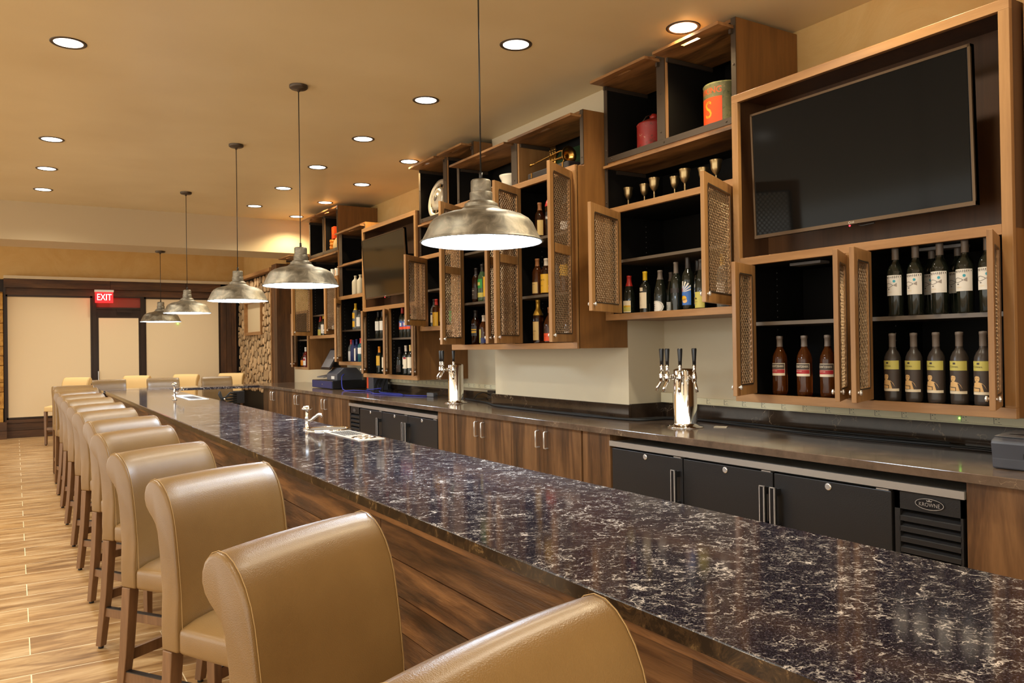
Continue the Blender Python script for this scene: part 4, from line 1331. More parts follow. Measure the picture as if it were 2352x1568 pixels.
def cabinets():
    XB = WALLX - 0.005
    # ---- C1: near TV cabinet
    def tv_cab(x, y0, y1, lab, lower_doors, tvlab, refl):
        r = thing('television_cabinet', lab, 'cabinet', (x, (y0 + y1) / 2, 1.172))
        O = r.location
        boxcase(r, x + 0.02, XB, y0, y1, 1.172, 1.97)
        b = MB()   # upper niche case
        b.box(x + 0.02, XB, y0, y0 + 0.02, 1.97, 2.932); b.box(x + 0.02, XB, y1 - 0.02, y1, 1.97, 2.932)
        b.box(x + 0.02, XB, y0 + 0.02, y1 - 0.02, 2.912, 2.932); b.box(x + 0.27, x + 0.29, y0 + 0.02, y1 - 0.02, 1.985, 2.912); b.box(x + 0.02, x + 0.27, y0 + 0.02, y1 - 0.02, 1.971, 1.985)
        b.build('niche_case', 'shaded_niche_wood', r, O)
        rail(r, x, y0, y1, 2.888, 2.934); rail(r, x, y0 + 0.045, y1 - 0.045, 1.945, 1.990); rail(r, x, y0, y1, 1.170, 1.216)
        stile(r, x, y0, y0 + 0.045, 1.216, 2.888); stile(r, x, y1 - 0.045, y1, 1.216, 2.888)
        ym = (y0 + y1) / 2 - 0.005
        stile(r, x, ym - 0.035, ym + 0.035, 1.216, 1.945)
        b = MB(); b.box(x + 0.02, XB, ym - 0.01, ym + 0.01, 1.19, 1.95); b.build('divider', 'black_laminate', r, O)
        for a0, a1 in ((y0 + 0.025, ym - 0.011), (ym + 0.011, y1 - 0.025)):
            shelf(r, x + 0.035, XB - 0.02, a0, a1, 1.622)
            pins(r, x + 0.06, x + 0.33, a1 - 0.002, 1.28, 1.92, 18)
            b = MB(); b.box(x + 0.12, x + 0.2, (a0 + a1) / 2 - 0.1, (a0 + a1) / 2 + 0.1, 1.928, 1.944); b.build('cabinet_light', 'grey_plastic_light', r, O, bevel=0.003)
        for d in lower_doors: door(r, x - 0.002, d[0], 1.222, 1.938, d[1], d[2], d[3])
        t = thing('television', tvlab, 'television', (x - 0.02, (y0 + y1) / 2, 2.42))
        tilt = 0.075
        ty0, ty1 = y0 + 0.13, y1 - 0.19
        b = MB()
        def TX(z): return x - 0.045 - (z - 2.08) * 0.0
        M = Matrix.Translation((x - 0.005, 0, 2.082)) @ Matrix.Rotation(refl, 4, 'Y')
        bz = 0.018; H = 0.69
        b.box(-0.03, 0.0, ty0, ty1, 0, H); b.xf(M); b.build('panel', 'black_plastic', t, t.location, bevel=0.004)
        b = MB(); b.box(-0.033, -0.029, ty0 + bz, ty1 - bz, bz, H - 0.010); b.xf(M); b.build('screen', 'screen_glass' if x > 3.543 else 'screen_glass_reflecting', t, t.location)
        b = MB()
        b.box(-0.038, -0.004, ty0, ty1, 0, bz); b.box(-0.036, -0.004, ty0, ty1, H - 0.012, H); b.box(-0.036, -0.004, ty0, ty0 + 0.012, 0, H); b.box(-0.036, -0.004, ty1 - 0.012, ty1, 0, H)
        b.xf(M); bo = b.build('bezel', 'tv_bezel', t, t.location)
        b = MB()
        ymm = (ty0 + ty1) / 2
        fn = lambda u, v: tuple(M @ Vector((-0.0388, ymm - u, 0.0085 + v)))
        put_text(b, 'LG', 0.013, lambda u, v: fn(u + 0.012, v)); put_ring(b, ellipse(-0.006, 0, 0.006, 0.006), ellipse(-0.006, 0, 0.0045, 0.0045), fn)
        b.build('logo', 'white_label', bo, t.location, fix=False)
        b = MB(); b.lathe([(0.004, 0), (0.004, 0.004)], 10, M=M @ Matrix.Rotation(-pi / 2, 4, 'Y') if False else Matrix.Rotation(-pi / 2, 4, 'Y'), c=(x - 0.042, ymm + 0.005, 2.074)); b.build('standby_light', 'led_red', t, t.location)
        b = MB(); b.tube([(x - 0.03, ymm - 0.03, 2.078), (x - 0.03, ymm - 0.05, 2.068), (x - 0.03, ymm - 0.12, 2.072)], 0.005, 6); b.build('sensor_lead', 'black_plastic', t, t.location)
        b = MB(); b.box(x + 0.0, x + 0.27, ymm - 0.12, ymm + 0.12, 2.28, 2.56); b.build('wall_mount', 'black_plastic', t, t.location)
        return r
    tv_cab(3.545, 1.735, 3.262, 'stained maple cabinet holding the large television and two bottle bays',
           [(3.12, .31, True, 68), (2.536, .31, False, 118), (2.40, .30, True, 70), (1.80, .30, False, 112)], 'large black flat television in the near cabinet', -0.035)
    tv_cab(3.54, 7.566, 9.08, 'stained maple cabinet holding the far, smaller looking television',
           [(8.985, .31, True, 30), (8.345, .31, True, 30), (7.62, .31, False, 150)], 'flat television in the far cabinet, reflecting the room', -0.06)
    # ---- C2 / C4 / C7 twins
    def tall(x, y0, y1, ztop, lab, mid_y, doors, zb=1.68, zr=2.467, zs=2.80, flapz=3.345, xt=3.46, shz=2.10, gob=True, holes=True):
        r = thing('wall_cabinet', lab, 'cabinet', (x, (y0 + y1) / 2, zb))
        O = r.location
        boxcase(r, x, XB, y0, y1, zb, zr - 0.022)
        boxcase(r, x, XB, y0, y1, zr - 0.022, zs - 0.022, name='middle_case')
        boxcase(r, x, XB, y0, y1, zs - 0.022, ztop, name='upper_case')
        rail(r, x - 0.015, y0, y1, zb - 0.002, zb + 0.042); rail(r, x - 0.015, y0, y1, zr - 0.042, zr)
        stile(r, x - 0.015, y1 - 0.06, y1, zb + 0.04, zr - 0.04); stile(r, x - 0.015, y0, y0 + 0.04, zb + 0.04, zr - 0.04)
        b = MB(); b.box(x, XB, mid_y - 0.012, mid_y + 0.012, zs, ztop - 0.02); b.build('divider', 'cabinet_wood', r, O)
        b = MB(); b.box(x + 0.005, XB - 0.012, mid_y + 0.012, mid_y + 0.015, zs + 0.01, ztop - 0.02); b.box(x + 0.005, XB - 0.012, mid_y - 0.015, mid_y - 0.012, zs + 0.01, ztop - 0.02); b.build('divider_lining', 'black_laminate', r, O)
        steel(r, x, [(y1 - 0.035, y1, zs + 0.0355, ztop), (mid_y + 0.01, mid_y + 0.085, zs + 0.0355, ztop), (y0, y0 + 0.035, zs + 0.0355, ztop), (y0, y1, zs - 0.005, zs + 0.035), (y1 - 0.03, y1, zr, zs - 0.0055)])
        flap(r, xt, x + 0.38, mid_y + 0.05, y1 - 0.01, flapz); flap(r, xt, x + 0.38, y0 + 0.012, mid_y - 0.02, flapz)
        flap(r, x - 0.03, x + 0.35, y0 + 0.012, y1 - 0.012, zs - 0.045, False)
        shelf(r, x + 0.02, XB - 0.02, y0 + 0.022, y1 - 0.03, shz)
        pins(r, x + 0.06, x + 0.35, y1 - 0.024, zb + 0.12, zr - 0.1, 16)
        for d in doors: door(r, x - 0.014, *d)
        return r
    tall(3.595, 3.266, 4.498, 3.41, 'tall stained maple wall cabinet with goblets and two old tins', 3.86,
         [(4.335, 1.725, 2.422, .52, True, 61), (3.31, 1.725, 2.422, .53, False, 116.5)])
    tall(3.585, 6.395, 7.56, 3.39, 'wall cabinet with a hubcap in its top bay', 6.92, [(7.385, 1.725, 2.41, .46, True, 53)], zr=2.448)
    tall(3.585, 10.03, 11.20, 3.38, 'far tall wall cabinet with the small orange box in its top bay', 10.55,
         [(11.12, 1.70, 2.41, .46, True, 52), (10.08, 1.70, 2.41, .46, False, 142)], zb=1.66, flapz=3.31, shz=1.99)
    # ---- C3: big projecting cabinet on the column
    x = 3.346; y0, y1 = 4.504, 6.39
    r = thing('wall_cabinet', 'deep stained maple whisky cabinet in the middle with trumpet on top shelf', 'cabinet', (x, 5.45, 1.485))
    O = r.location
    xb = 3.78
    boxcase(r, x, xb, y0, y1, 1.485, 2.765)
    # upper part set back
    boxcase(r, 3.41, xb, y0, y1, 2.765, 3.165, name='upper_case')
    rail(r, x - 0.015, y0, y1, 1.483, 1.527); rail(r, x - 0.015, y0, y1, 2.725, 2.768)
    stile(r, x - 0.015, y0, y0 + 0.045, 1.527, 2.725); stile(r, x - 0.015, 6.20, y1, 1.527, 2.725)
    stile(r, x - 0.015, 5.36, 5.46, 1.527, 2.725)
    b = MB(); b.box(x, xb - 0.01, 5.40, 5.42, 1.5, 2.74); b.build('divider', 'black_laminate', r, O)
    for a0, a1 in ((y0 + 0.022, 5.40), (5.42, y1 - 0.022)):
        shelf(r, x + 0.02, xb - 0.02, a0, a1, 1.893); shelf(r, x + 0.02, xb - 0.02, a0, a1, 2.328)
        pins(r, x + 0.08, x + 0.3, a1 - 0.001, 1.6, 2.65, 26)
    b = MB(); b.box(3.41, xb - 0.01, 5.355, 5.375, 2.785, 3.145); b.build('divider', 'cabinet_wood', r, O)
    steel(r, 3.41, [(y1 - 0.04, y1, 2.78, 3.165), (5.375, 5.46, 2.78, 3.165), (y0, y0 + 0.035, 2.78, 3.165)])
    flap(r, 3.31, 3.70, 5.42, 6.36, 3.112); flap(r, 3.31, 3.70, 4.52, 5.36, 3.112)
    door(r, x - 0.014, 6.17, 1.53, 2.722, .39, True, 57, 2.16); door(r, x - 0.014, 5.46, 1.53, 2.722, .41, False, 128, 2.16)
    door(r, x - 0.014, 5.23, 1.53, 2.722, .40, True, 61, 2.16); door(r, x - 0.014, 4.548, 1.53, 2.722, .41, False, 122, 2.16)
    # ---- C6 narrow
    x = 3.585; y0, y1 = 9.083, 10.01
    r = thing('wall_cabinet', 'narrow wall cabinet with stoneware bottles between television and tall cabinet', 'cabinet', (x, 9.55, 1.305))
    O = r.location
    boxcase(r, x, XB, y0, y1, 1.305, 2.160); boxcase(r, x, XB, y0, y1, 2.160, 2.578, name='middle_case'); boxcase(r, x, XB, y0, y1, 2.578, 3.03, name='upper_case')
    rail(r, x - 0.015, y0, y1, 1.303, 1.347); rail(r, x - 0.015, y0, y1, 2.137, 2.182)
    stile(r, x - 0.015, y0, y0 + 0.04, 1.347, 2.137); stile(r, x - 0.015, y1 - 0.06, y1, 1.347, 2.137)
    steel(r, x, [(y1 - 0.13, y1 - 0.03, 2.18, 3.0), (y0, y0 + 0.03, 2.18, 3.0)])
    flap(r, x - 0.06, x + 0.3, y0 + 0.01, y1 - 0.01, 2.98); flap(r, x - 0.03, x + 0.3, y0 + 0.01, y1 - 0.01, 2.56)
    shelf(r, x + 0.02, XB - 0.02, y0 + 0.022, y1 - 0.022, 1.75); pins(r, x + 0.06, x + 0.3, y1 - 0.024, 1.4, 2.08, 16)
    door(r, x - 0.014, 9.93, 1.35, 2.135, .40, True, 30)
    # ---- C8 small
    x = 3.57; y0, y1 = 11.25, 11.88
    r = thing('wall_cabinet', 'smallest low wall cabinet at the far left end of the back bar', 'cabinet', (x, 11.5, 1.22))
    boxcase(r, x, XB, y0, y1, 1.22, 2.07)
    rail(r, x - 0.015, y0, y1, 1.218, 1.255); rail(r, x - 0.015, y0, y1, 2.035, 2.072)
    stile(r, x - 0.015, y0, y0 + 0.04, 1.255, 2.035); stile(r, x - 0.015, y1 - 0.05, y1, 1.255, 2.035)
    shelf(r, x + 0.02, XB - 0.02, y0 + 0.022, y1 - 0.022, 1.655); pins(r, x + 0.06, x + 0.3, y1 - 0.024, 1.3, 1.98, 14)
    door(r, x - 0.014, 11.82, 1.258, 2.03, .27, True, 30)
    r = thing('wall_box', 'small open box with raised flap below the beam, left of second pendant', 'cabinet', (3.6, 11.5, 2.55))
    boxcase(r, 3.58, XB, 11.22, 11.80, 2.55, 2.86); flap(r, 3.30, 3.75, 11.23, 11.79, 2.83)
    # ---- C0 beyond the right edge
    x = 3.64; y0, y1 = 0.3, 1.725
    r = thing('wall_cabinet', 'maple cabinet edge at the far right margin beside the large television', 'cabinet', (x, 1.0, 1.17))
    boxcase(r, x, XB, y0, y1, 1.172, 3.32); stile(r, x, y1 - 0.06, y1, 1.172, 3.32)
    b = MB(); b.box(x - 0.002, x + 0.018, y0, y1 - 0.06, 1.172, 3.32); b.build('front_panel', 'cabinet_wood_side', r, r.location)


# ================================================================== BOTTLES AND DECOR
BP = {
    'bordeaux': [(0, .003), (.034, .0), (.0375, .006), (.038, .02), (.038, .185), (.036, .205), (.028, .225), (.018, .238), (.0145, .25), (.0142, .30), (.0155, .302), (.0155, .312), (.014, .314)],
    'burgundy': [(0, .003), (.037, .0), (.041, .006), (.041, .135), (.038, .165), (.030, .20), (.021, .235), (.0155, .255), (.0145, .285), (.016, .287), (.016, .297), (.014, .299)],
    'tall': [(0, .003), (.033, .0), (.035, .006), (.039, .20), (.038, .225), (.031, .25), (.019, .27), (.0155, .285), (.015, .335), (.0155, .337), (.0155, .345), (.014, .347)],
    'whisky': [(0, .003), (.036, .0), (.040, .006), (.041, .02), (.041, .165), (.038, .185), (.026, .208), (.017, .222), (.015, .235), (.015, .262), (.017, .264), (.017, .275), (.015, .277)],
    'squat': [(0, .003), (.044, .0), (.050, .006), (.051, .03), (.050, .13), (.044, .155), (.028, .178), (.017, .192), (.015, .205), (.015, .225), (.018, .227), (.018, .238), (.015, .24)],
    'square': [(0, .003), (.034, .0), (.037, .006), (.037, .19), (.033, .21), (.022, .225), (.015, .235), (.014, .275), (.016, .277), (.016, .287), (.014, .289)],
}


def bottle(shape, h, glass, cap, loc, label_text, cat='bottle', labels=(), group=None, capz=None, rs=1.0, face=180, name=None, topper=None):
    """labels: list of dict(z0,z1,a,m,art) ; a = half angle"""
    pr = BP[shape]
    H = pr[-1][1]; k = h / H
    pr = [(r * rs, z * k) for r, z in pr]
    R = max(r for r, z in pr)
    nm = name or {'bordeaux': 'wine_bottle', 'burgundy': 'wine_bottle', 'tall': 'wine_bottle', 'whisky': 'liquor_bottle', 'squat': 'liquor_bottle', 'square': 'liquor_bottle'}[shape]
    root = thing(nm, label_text, cat, loc, radians(face), group)
    b = MB(); b.lathe(pr, 28 if shape != 'square' else 24, cap0=False); b.build('glass_body', glass, root)
    cz = (capz if capz is not None else 0.80) * h
    def rad(z):
        for i in range(len(pr) - 1):
            if pr[i][1] <= z <= pr[i + 1][1]:
                t = (z - pr[i][1]) / max(1e-9, pr[i + 1][1] - pr[i][1]); return pr[i][0] + t * (pr[i + 1][0] - pr[i][0])
        return pr[-1][0]
    cp = [(rad(cz) + .0012, cz)] + [(r + .0012, z) for r, z in pr if z > cz + 0.002] + [(0.001, h + .002)]
    if topper: cp = [(rad(cz) + .001, cz), (rad(cz) + .001, h * 0.985), (topper[0], h * 0.99), (topper[0], h + topper[1]), (0.001, h + topper[1] + .001)]
    b = MB(); b.lathe(cp, 20, cap0=False); b.build('cap', cap, root)
    for L in labels:
        z0, z1, a = L['z0'] * h, L['z1'] * h, radians(L['a'])
        off = L.get('off', 0)
        n = 14; rr = rad((z0 + z1) / 2) + 0.0008
        ao = radians(L.get('ao', 0))
        b = MB()
        def cyl(u, v, e=0.0, rr=rr, zc=(z0 + z1) / 2, ao=ao):
            t = u / rr + ao
            return ((rr + e) * cos(t), (rr + e) * sin(t), zc + v)
        if L.get('oval'):
            pts = ellipse(0, 0, a * rr, (z1 - z0) / 2, 32)
            # fan of strips to follow the curve
            vs = []; fs = []
            m_ = 16
            for i in range(m_ + 1):
                u = -a * rr + 2 * a * rr * i / m_
                hh = (z1 - z0) / 2 * sqrt(max(0, 1 - (u / (a * rr)) ** 2))
                vs += [cyl(u, -hh), cyl(u, hh)]
            for i in range(m_): fs.append((2 * i, 2 * i + 2, 2 * i + 3, 2 * i + 1))
            b.add(vs, fs, 0, True)
        else:
            vs = []
            for i in range(n + 1):
                u = (-1 + 2 * i / n) * a * rr
                vs += [cyl(u, z0 - (z0 + z1) / 2), cyl(u, z1 - (z0 + z1) / 2)]
            b.add(vs, [(2 * i, 2 * i + 2, 2 * i + 3, 2 * i + 1) for i in range(n)], 0, True)
        ms = [L['m']]
        if 'art' in L:
            L['art'](b, lambda u, v, c=cyl: c(u, v, 0.0006), lambda u, v, c=cyl: c(u, v, 0.0011), ms, rr, (z1 - z0))
        b.build('label', ms, root, fix=False)
    return root


def A_mat(ms, m):
    if m not in ms: ms.append(m)
    return ms.index(m)


def band(b, fn, u0, u1, v0, v1, m, n=8):
    vs = []
    for i in range(n + 1):
        u = u0 + (u1 - u0) * i / n
        vs += [fn(u, v0), fn(u, v1)]
    b.add(vs, [(2 * i, 2 * i + 2, 2 * i + 3, 2 * i + 1) for i in range(n)], m, True)


def art_text(lines, col='black_ink', bands=()):
    def f(b, f1, f2, ms, rr, H):
        for (u0, u1, v0, v1, m) in bands: band(b, f1, u0 * rr, u1 * rr, v0 * H, v1 * H, A_mat(ms, m))
        for (txt, size, u, v, *c) in lines:
            put_text(b, txt, size, lambda uu, vv: f2(uu + u * rr, vv + v * H), A_mat(ms, c[0] if c else col))
    return f


def art_crimes(b, f1, f2, ms, rr, H):
    k = A_mat(ms, 'skin_ink'); d = A_mat(ms, 'dark_label'); cr = A_mat(ms, 'cream_label'); bk = A_mat(ms, 'black_ink')
    w = 1.3 * rr
    f3 = lambda u, v: tuple(Vector(f2(u, v)) * 1.0 + Vector((0.0, 0.0, 0.0)))
    def lift(e):
        def g(u, v):
            p = Vector(f2(u, v)); q = Vector((p.x, p.y, 0)); L = q.length
            return (p.x * (L + e) / L, p.y * (L + e) / L, p.z)
        return g
    band(b, f1, -w, w, -0.5 * H, -0.38 * H, cr)
    fill(b, [(-0.042, -0.38 * H), (-0.040, -0.20 * H), (-0.030, -0.04 * H), (-0.014, 0.03 * H), (-0.004, 0.03 * H), (0.012, -0.02 * H), (0.022, -0.12 * H), (0.034, -0.38 * H)], f1, k)
    fill(b, [(-0.030, -0.38 * H), (-0.030, -0.20 * H), (0.004, -0.22 * H), (0.004, -0.38 * H)], f2, d)
    fill(b, [(-0.027, -0.37 * H), (-0.027, -0.23 * H), (0.001, -0.25 * H), (0.001, -0.37 * H)], lift(0.0004), k)
    fill(b, [(0.010, -0.05 * H), (0.016, -0.06 * H), (0.030, -0.30 * H), (0.036, -0.38 * H), (0.018, -0.38 * H)], lift(0.0002), d)
    fill(b, ellipse(-0.010, 0.17 * H, 0.0125, 0.155 * H, 20), f2, k, 0.0015)
    fill(b, [(-0.0235, 0.22 * H), (-0.020, 0.32 * H), (-0.010, 0.345 * H), (0.000, 0.33 * H), (0.004, 0.24 * H), (-0.004, 0.27 * H), (-0.014, 0.28 * H)], lift(0.0004), d, 0.0015)
    e = lift(0.0006)
    band(b, e, -0.018, -0.012, 0.185 * H, 0.20 * H, bk, 2); band(b, e, -0.007, -0.001, 0.185 * H, 0.20 * H, bk, 2)
    band(b, e, -0.012, -0.009, 0.13 * H, 0.14 * H, bk, 1); band(b, e, -0.0145, -0.0065, 0.085 * H, 0.095 * H, bk, 2)


def art_seeker(b, f1, f2, ms, rr, H):
    g = A_mat(ms, 'grey_ink'); k = A_mat(ms, 'black_ink'); t = A_mat(ms, 'teal_ink'); gl = A_mat(ms, 'tan_label')
    put_text(b, 'THE SEEKER', 0.0115, lambda u, v: f1(u - 0.004, v + 0.38 * H), g)
    pts1 = []; pts2 = []
    for i in range(24):
        a = 2 * pi * i / 24
        u = -0.014 + 0.020 * cos(a) * (1.15 if cos(a) > 0 else 1); v = 0.012 * sin(a) * (1.0 if sin(a) > 0 else 0.95)
        if cos(a) > 0: v *= (1 - 0.5 * cos(a))
        pts1.append((u, v)); pts2.append((-0.014 + (u + 0.014) * 0.88, v * 0.86))
    put_ring(b, pts1, pts2, f1, k)
    fill(b, [(0.010, 0.001), (0.026, 0.011), (0.026, -0.008), (0.010, -0.001)], f1, g)
    fill(b, ellipse(0.014, 0.20 * H, 0.0065, 0.0065), f1, t, 0.001)
    band(b, f1, -0.018, -0.009, -0.020, -0.0165, k, 2)
    put_text(b, 'RED BLEND', 0.005, lambda u, v: f1(u - 0.010, v - 0.33 * H), gl)


def art_scotch(b, f1, f2, ms, rr, H):
    r = A_mat(ms, 'red_ink'); c = A_mat(ms, 'cream_label'); d = A_mat(ms, 'dark_label')
    w = 1.3 * rr
    band(b, f1, -w, w, 0.02 * H, 0.46 * H, d); band(b, f1, -w, w, -0.30 * H, -0.0 * H, r); band(b, f1, -w, w, -0.46 * H, -0.34 * H, c)
    put_text(b, 'AUCHENTOSHAN', 0.0145, lambda u, v: f2(u * 0.78, v * 1.25 + 0.25 * H), c)
    put_text(b, '12 YEARS OLD', 0.0075, lambda u, v: f2(u - 0.012, v - 0.12 * H), c)


def art_sun(b, f1, f2, ms, rr, H):
    bl = A_mat(ms, 'blue_ink'); w = A_mat(ms, 'white_label'); s_ = A_mat(ms, 'skin_ink'); y = A_mat(ms, 'gold_label'); r = A_mat(ms, 'foil_red')
    for k in range(7):
        a = 0.25 + k * 0.3
        fill(b, [(-0.012, 0.0), (-0.012 + 0.075 * cos(a), 0.075 * sin(a)), (-0.012 + 0.075 * cos(a + 0.16), 0.075 * sin(a + 0.16))], lambda u, v: f1(max(-1.25 * rr, min(1.25 * rr, u)), min(v, 0.49 * H)), w)
    fill(b, ellipse(-0.005, -0.04 * H, 0.022, 0.012), f2, bl)
    fill(b, ellipse(-0.004, -0.22 * H, 0.024, 0.016), f1, y); fill(b, ellipse(0.004, -0.33 * H, 0.020, 0.014), f1, s_)
    fill(b, ellipse(-0.022, 0.12 * H, 0.010, 0.012), f2, r)


def art_field(b, f1, f2, ms, rr, H):
    g = A_mat(ms, 'olive_label'); gr = A_mat(ms, 'green_ink'); y = A_mat(ms, 'gold_label')
    band(b, f1, -1.05 * rr, 1.05 * rr, -0.42 * H, -0.05 * H, g); band(b, f1, -1.05 * rr, 1.05 * rr, -0.05 * H, 0.10 * H, y)
    for k in range(5): fill(b, ellipse(-0.018 + k * 0.009, -0.02 * H, 0.004, 0.006, 8), f2, gr)


def art_E(b, f1, f2, ms, rr, H):
    k = A_mat(ms, 'black_ink')
    put_text(b, 'E', 0.046, lambda u, v: f1(u - 0.016, v), k)
    a = 1.25 * rr
    put_ring(b, ellipse(0, 0, a * 0.93, H * 0.45, 32), ellipse(0, 0, a * 0.90, H * 0.435, 32), f1, k)


def art_horse(b, f1, f2, ms, rr, H):
    k = A_mat(ms, 'black_ink')
    fill(b, ellipse(-0.010, 0.10 * H, 0.010, 0.004), f1, k); fill(b, [(-0.020, 0.13 * H), (-0.026, 0.20 * H), (-0.018, 0.12 * H)], f1, k)
    for u in (-0.018, -0.014, -0.006, -0.002): band(b, f1, u, u + 0.0015, 0.02 * H, 0.10 * H, k, 1)
    put_text(b, 'RESERVE', 0.007, lambda u, v: f1(u - 0.008, v - 0.12 * H), k)
    put_text(b, '2014', 0.006, lambda u, v: f1(u - 0.008, v - 0.26 * H), k)


def lab(z0, z1, a, m, art=None, **k):
    d = dict(z0=z0, z1=z1, a=a, m=m); d.update(k)
    if art: d['art'] = art
    return d


def bottles():
    # --- near TV cabinet: three single malts
    proto = None
    for i, (y, w) in enumerate(((3.01, 'left of three, next to the open door'), (2.847, 'middle of the three'), (2.70, 'right of three, by the center stile'))):
        L = 'red labelled whisky bottle in the left bay, ' + w
        if proto is None:
            proto = bottle('whisky', 0.325, 'whisky_glass', 'foil_grey', (3.62, y, 1.2145), L, labels=[lab(.33, .54, 78, 'cream_label', art_scotch)], group='red labelled whisky bottles in the near cabinet', capz=.82, rs=0.98)
        else: dup(proto, (3.62, y, 1.2145), radians(180), L, 'red labelled whisky bottles in the near cabinet')
    proto = None
    words = ['leftmost, beside the mesh door', 'second from left', 'middle of five', 'second from right', 'rightmost, by the right door']
    for i, y in enumerate((2.326, 2.218, 2.110, 2.003, 1.898)):
        L = 'matte black portrait label wine bottle, lower shelf, ' + words[i]
        if proto is None:
            proto = bottle('bordeaux', 0.325, 'wine_matte', 'foil_grey', (3.605, y, 1.2145), L, group='portrait label wine bottles on the lower shelf', capz=.80,
                           labels=[lab(.15, .47, 76, 'dark_label', art_crimes), lab(.47, .60, 76, 'olive_label', art_text([('19 Crimes.', .013, -.35, -.1)], 'black_ink', [(-.25, .05, .14, .34, 'dark_label')]))])
        else: dup(proto, (3.605, y, 1.2145), radians(180), L, 'portrait label wine bottles on the lower shelf')
    proto = None
    for i, (y, x) in enumerate(((2.303, 3.605), (2.202, 3.605), (2.085, 3.605), (1.97, 3.605), (1.872, 3.605), (2.19, 3.72), (2.065, 3.72))):
        w = (words + ['in the back row behind the second', 'in the back row behind the middle one'])[i]
        L = 'dark wine bottle with white label, upper shelf, ' + w
        if proto is None:
            proto = bottle('tall', 0.325, 'wine_glass', 'foil_grey', (x, y, 1.6225), L, group='white label wine bottles on the upper shelf', capz=.83, rs=0.97,
                           labels=[lab(.30, .60, 74, 'white_label', art_seeker)])
        else: dup(proto, (x, y, 1.6225), radians(180), L, 'white label wine bottles on the upper shelf')
    # --- goblet cabinet lower bay (seven across)
    z = 1.7025
    X = 3.66
    bottle('burgundy', .285, 'wine_glass', 'foil_red', (X, 4.335, z), 'wine bottle with red capsule and green field label', capz=.74, labels=[lab(.10, .38, 62, 'cream_label', art_field)])
    bottle('bordeaux', .300, 'wine_glass', 'foil_yellow', (X, 4.168, z), 'wine bottle with yellow capsule and tall cream label', capz=.80,
           labels=[lab(.16, .52, 60, 'cream_label', art_text([('J', .030, -.2, .12, 'grey_ink'), ('RED WINE', .006, -.2, -.3, 'grey_ink')])), lab(.55, .63, 22, 'cream_label')])
    bottle('burgundy', .295, 'wine_glass', 'foil_grey', (X, 4.018, z), 'wine bottle with grey capsule and big oval letter E label', capz=.79, labels=[lab(.04, .31, 80, 'white_label', art_E, oval=True)])
    bottle('burgundy', .290, 'wine_glass', 'foil_grey', (3.79, 4.05, z), 'dark wine bottle with pale blue label behind the letter E bottle', capz=.79, labels=[lab(.06, .30, 60, 'white_label', art_text([('E', .03, 0, 0)]))])
    bottle('bordeaux', .335, 'wine_glass', 'foil_grey', (X, 3.865, z), 'dark wine bottle with grey and red banded capsule', capz=.78, labels=[lab(.40, .49, 70, 'foil_dark'), lab(.795, .815, 179, 'foil_red')])
    bottle('tall', .355, 'wine_glass', 'foil_dark', (X, 3.757, z), 'tallest wine bottle with colorful sunburst picture label', capz=.80, labels=[lab(.14, .58, 72, 'blue_ink', art_sun)])
    bottle('tall', .345, 'wine_glass', 'foil_dark', (3.78, 3.79, z), 'dark bottle with striped blue label behind the sunburst bottle', capz=.80, labels=[lab(.14, .56, 72, 'blue_ink', art_sun)])
    bottle('burgundy', .330, 'wine_glass', 'foil_dark', (X, 3.64, z), 'wine bottle with yellow horse label beside the right mesh door', capz=.80, labels=[lab(.08, .38, 70, 'olive_label', art_horse)])
    bottle('square', .345, 'clear_glass', 'foil_gold', (X, 3.462, z), 'clear gold capped bottle standing behind the right mesh door', capz=.80, labels=[lab(.2, .5, 60, 'white_label')])
    # --- big whisky cabinet, right bay
    X = 3.43
    def f3(shape, h, g, cap, y, z, L, labels=(), **k):
        bottle(shape, h, g, cap, (k.pop('x', X), y, z), L, labels=labels, **k)
    zb, zm, zu = 1.508, 1.8935, 2.3285
    f3('whisky', .355, 'dark_whisky_glass', 'foil_gold', 5.144, zb, 'tall dark whisky bottle with tan label, lowest shelf of right bay', [lab(.12, .52, 60, 'tan_label', art_text([('Bib & Tucker', .012, -.2, 0), ('SMALL BATCH', .006, -.2, -.2, 'red_ink')]))], capz=.66)
    f3('squat', .29, 'whisky_glass', 'cork', 4.985, zb, 'squat whiskey bottle with bright orange band label', [lab(.12, .32, 95, 'orange_ink', art_text([('BULLEIT', .010, 0, .1, 'foil_red')]))], rs=.92, capz=.85)
    f3('squat', .28, 'dark_whisky_glass', 'foil_dark', 4.73, zb, 'amber bottle behind the lower mesh of the rightmost whisky door', [lab(.15, .35, 70, 'white_label')], rs=.9)
    f3('whisky', .285, 'whisky_glass', 'cork', 5.144, zm, 'amber bourbon bottle with green neck seal and shield label', [lab(.06, .36, 55, 'tan_label', art_text([('BARRELL', .010, 0, .3, 'black_ink')])), lab(.78, .96, 25, 'teal_ink')], rs=1.0)
    f3('whisky', .275, 'dark_whisky_glass', 'foil_cream', 5.022, zm, 'whiskey bottle with large orange yellow label', [lab(.05, .56, 72, 'gold_label', art_text([("HENRY'S", .016, -.1, .18), ('WHISKEY', .009, -.1, -.12)]))], rs=1.08)
    f3('whisky', .300, 'clear_glass', 'cork', 4.925, zm, 'clear bottle with white craft lettering by the last whisky door', [lab(.05, .22, 70, 'cream_label', art_text([], 'red_ink', [(-.6, .1, -.1, .3, 'red_ink')])), lab(.34, .62, 70, 'dark_label', art_text([('ELIJAH', .013, 0, .22, 'white_label'), ('CRAIG', .015, 0, -.05, 'white_label'), ('BOURBON', .007, 0, -.3, 'white_label')]))])
    f3('whisky', .27, 'whisky_glass', 'foil_dark', 4.776, zm, 'yellow banded bottle seen through the upper mesh of the last whisky door', [lab(.45, .75, 80, 'gold_label')])
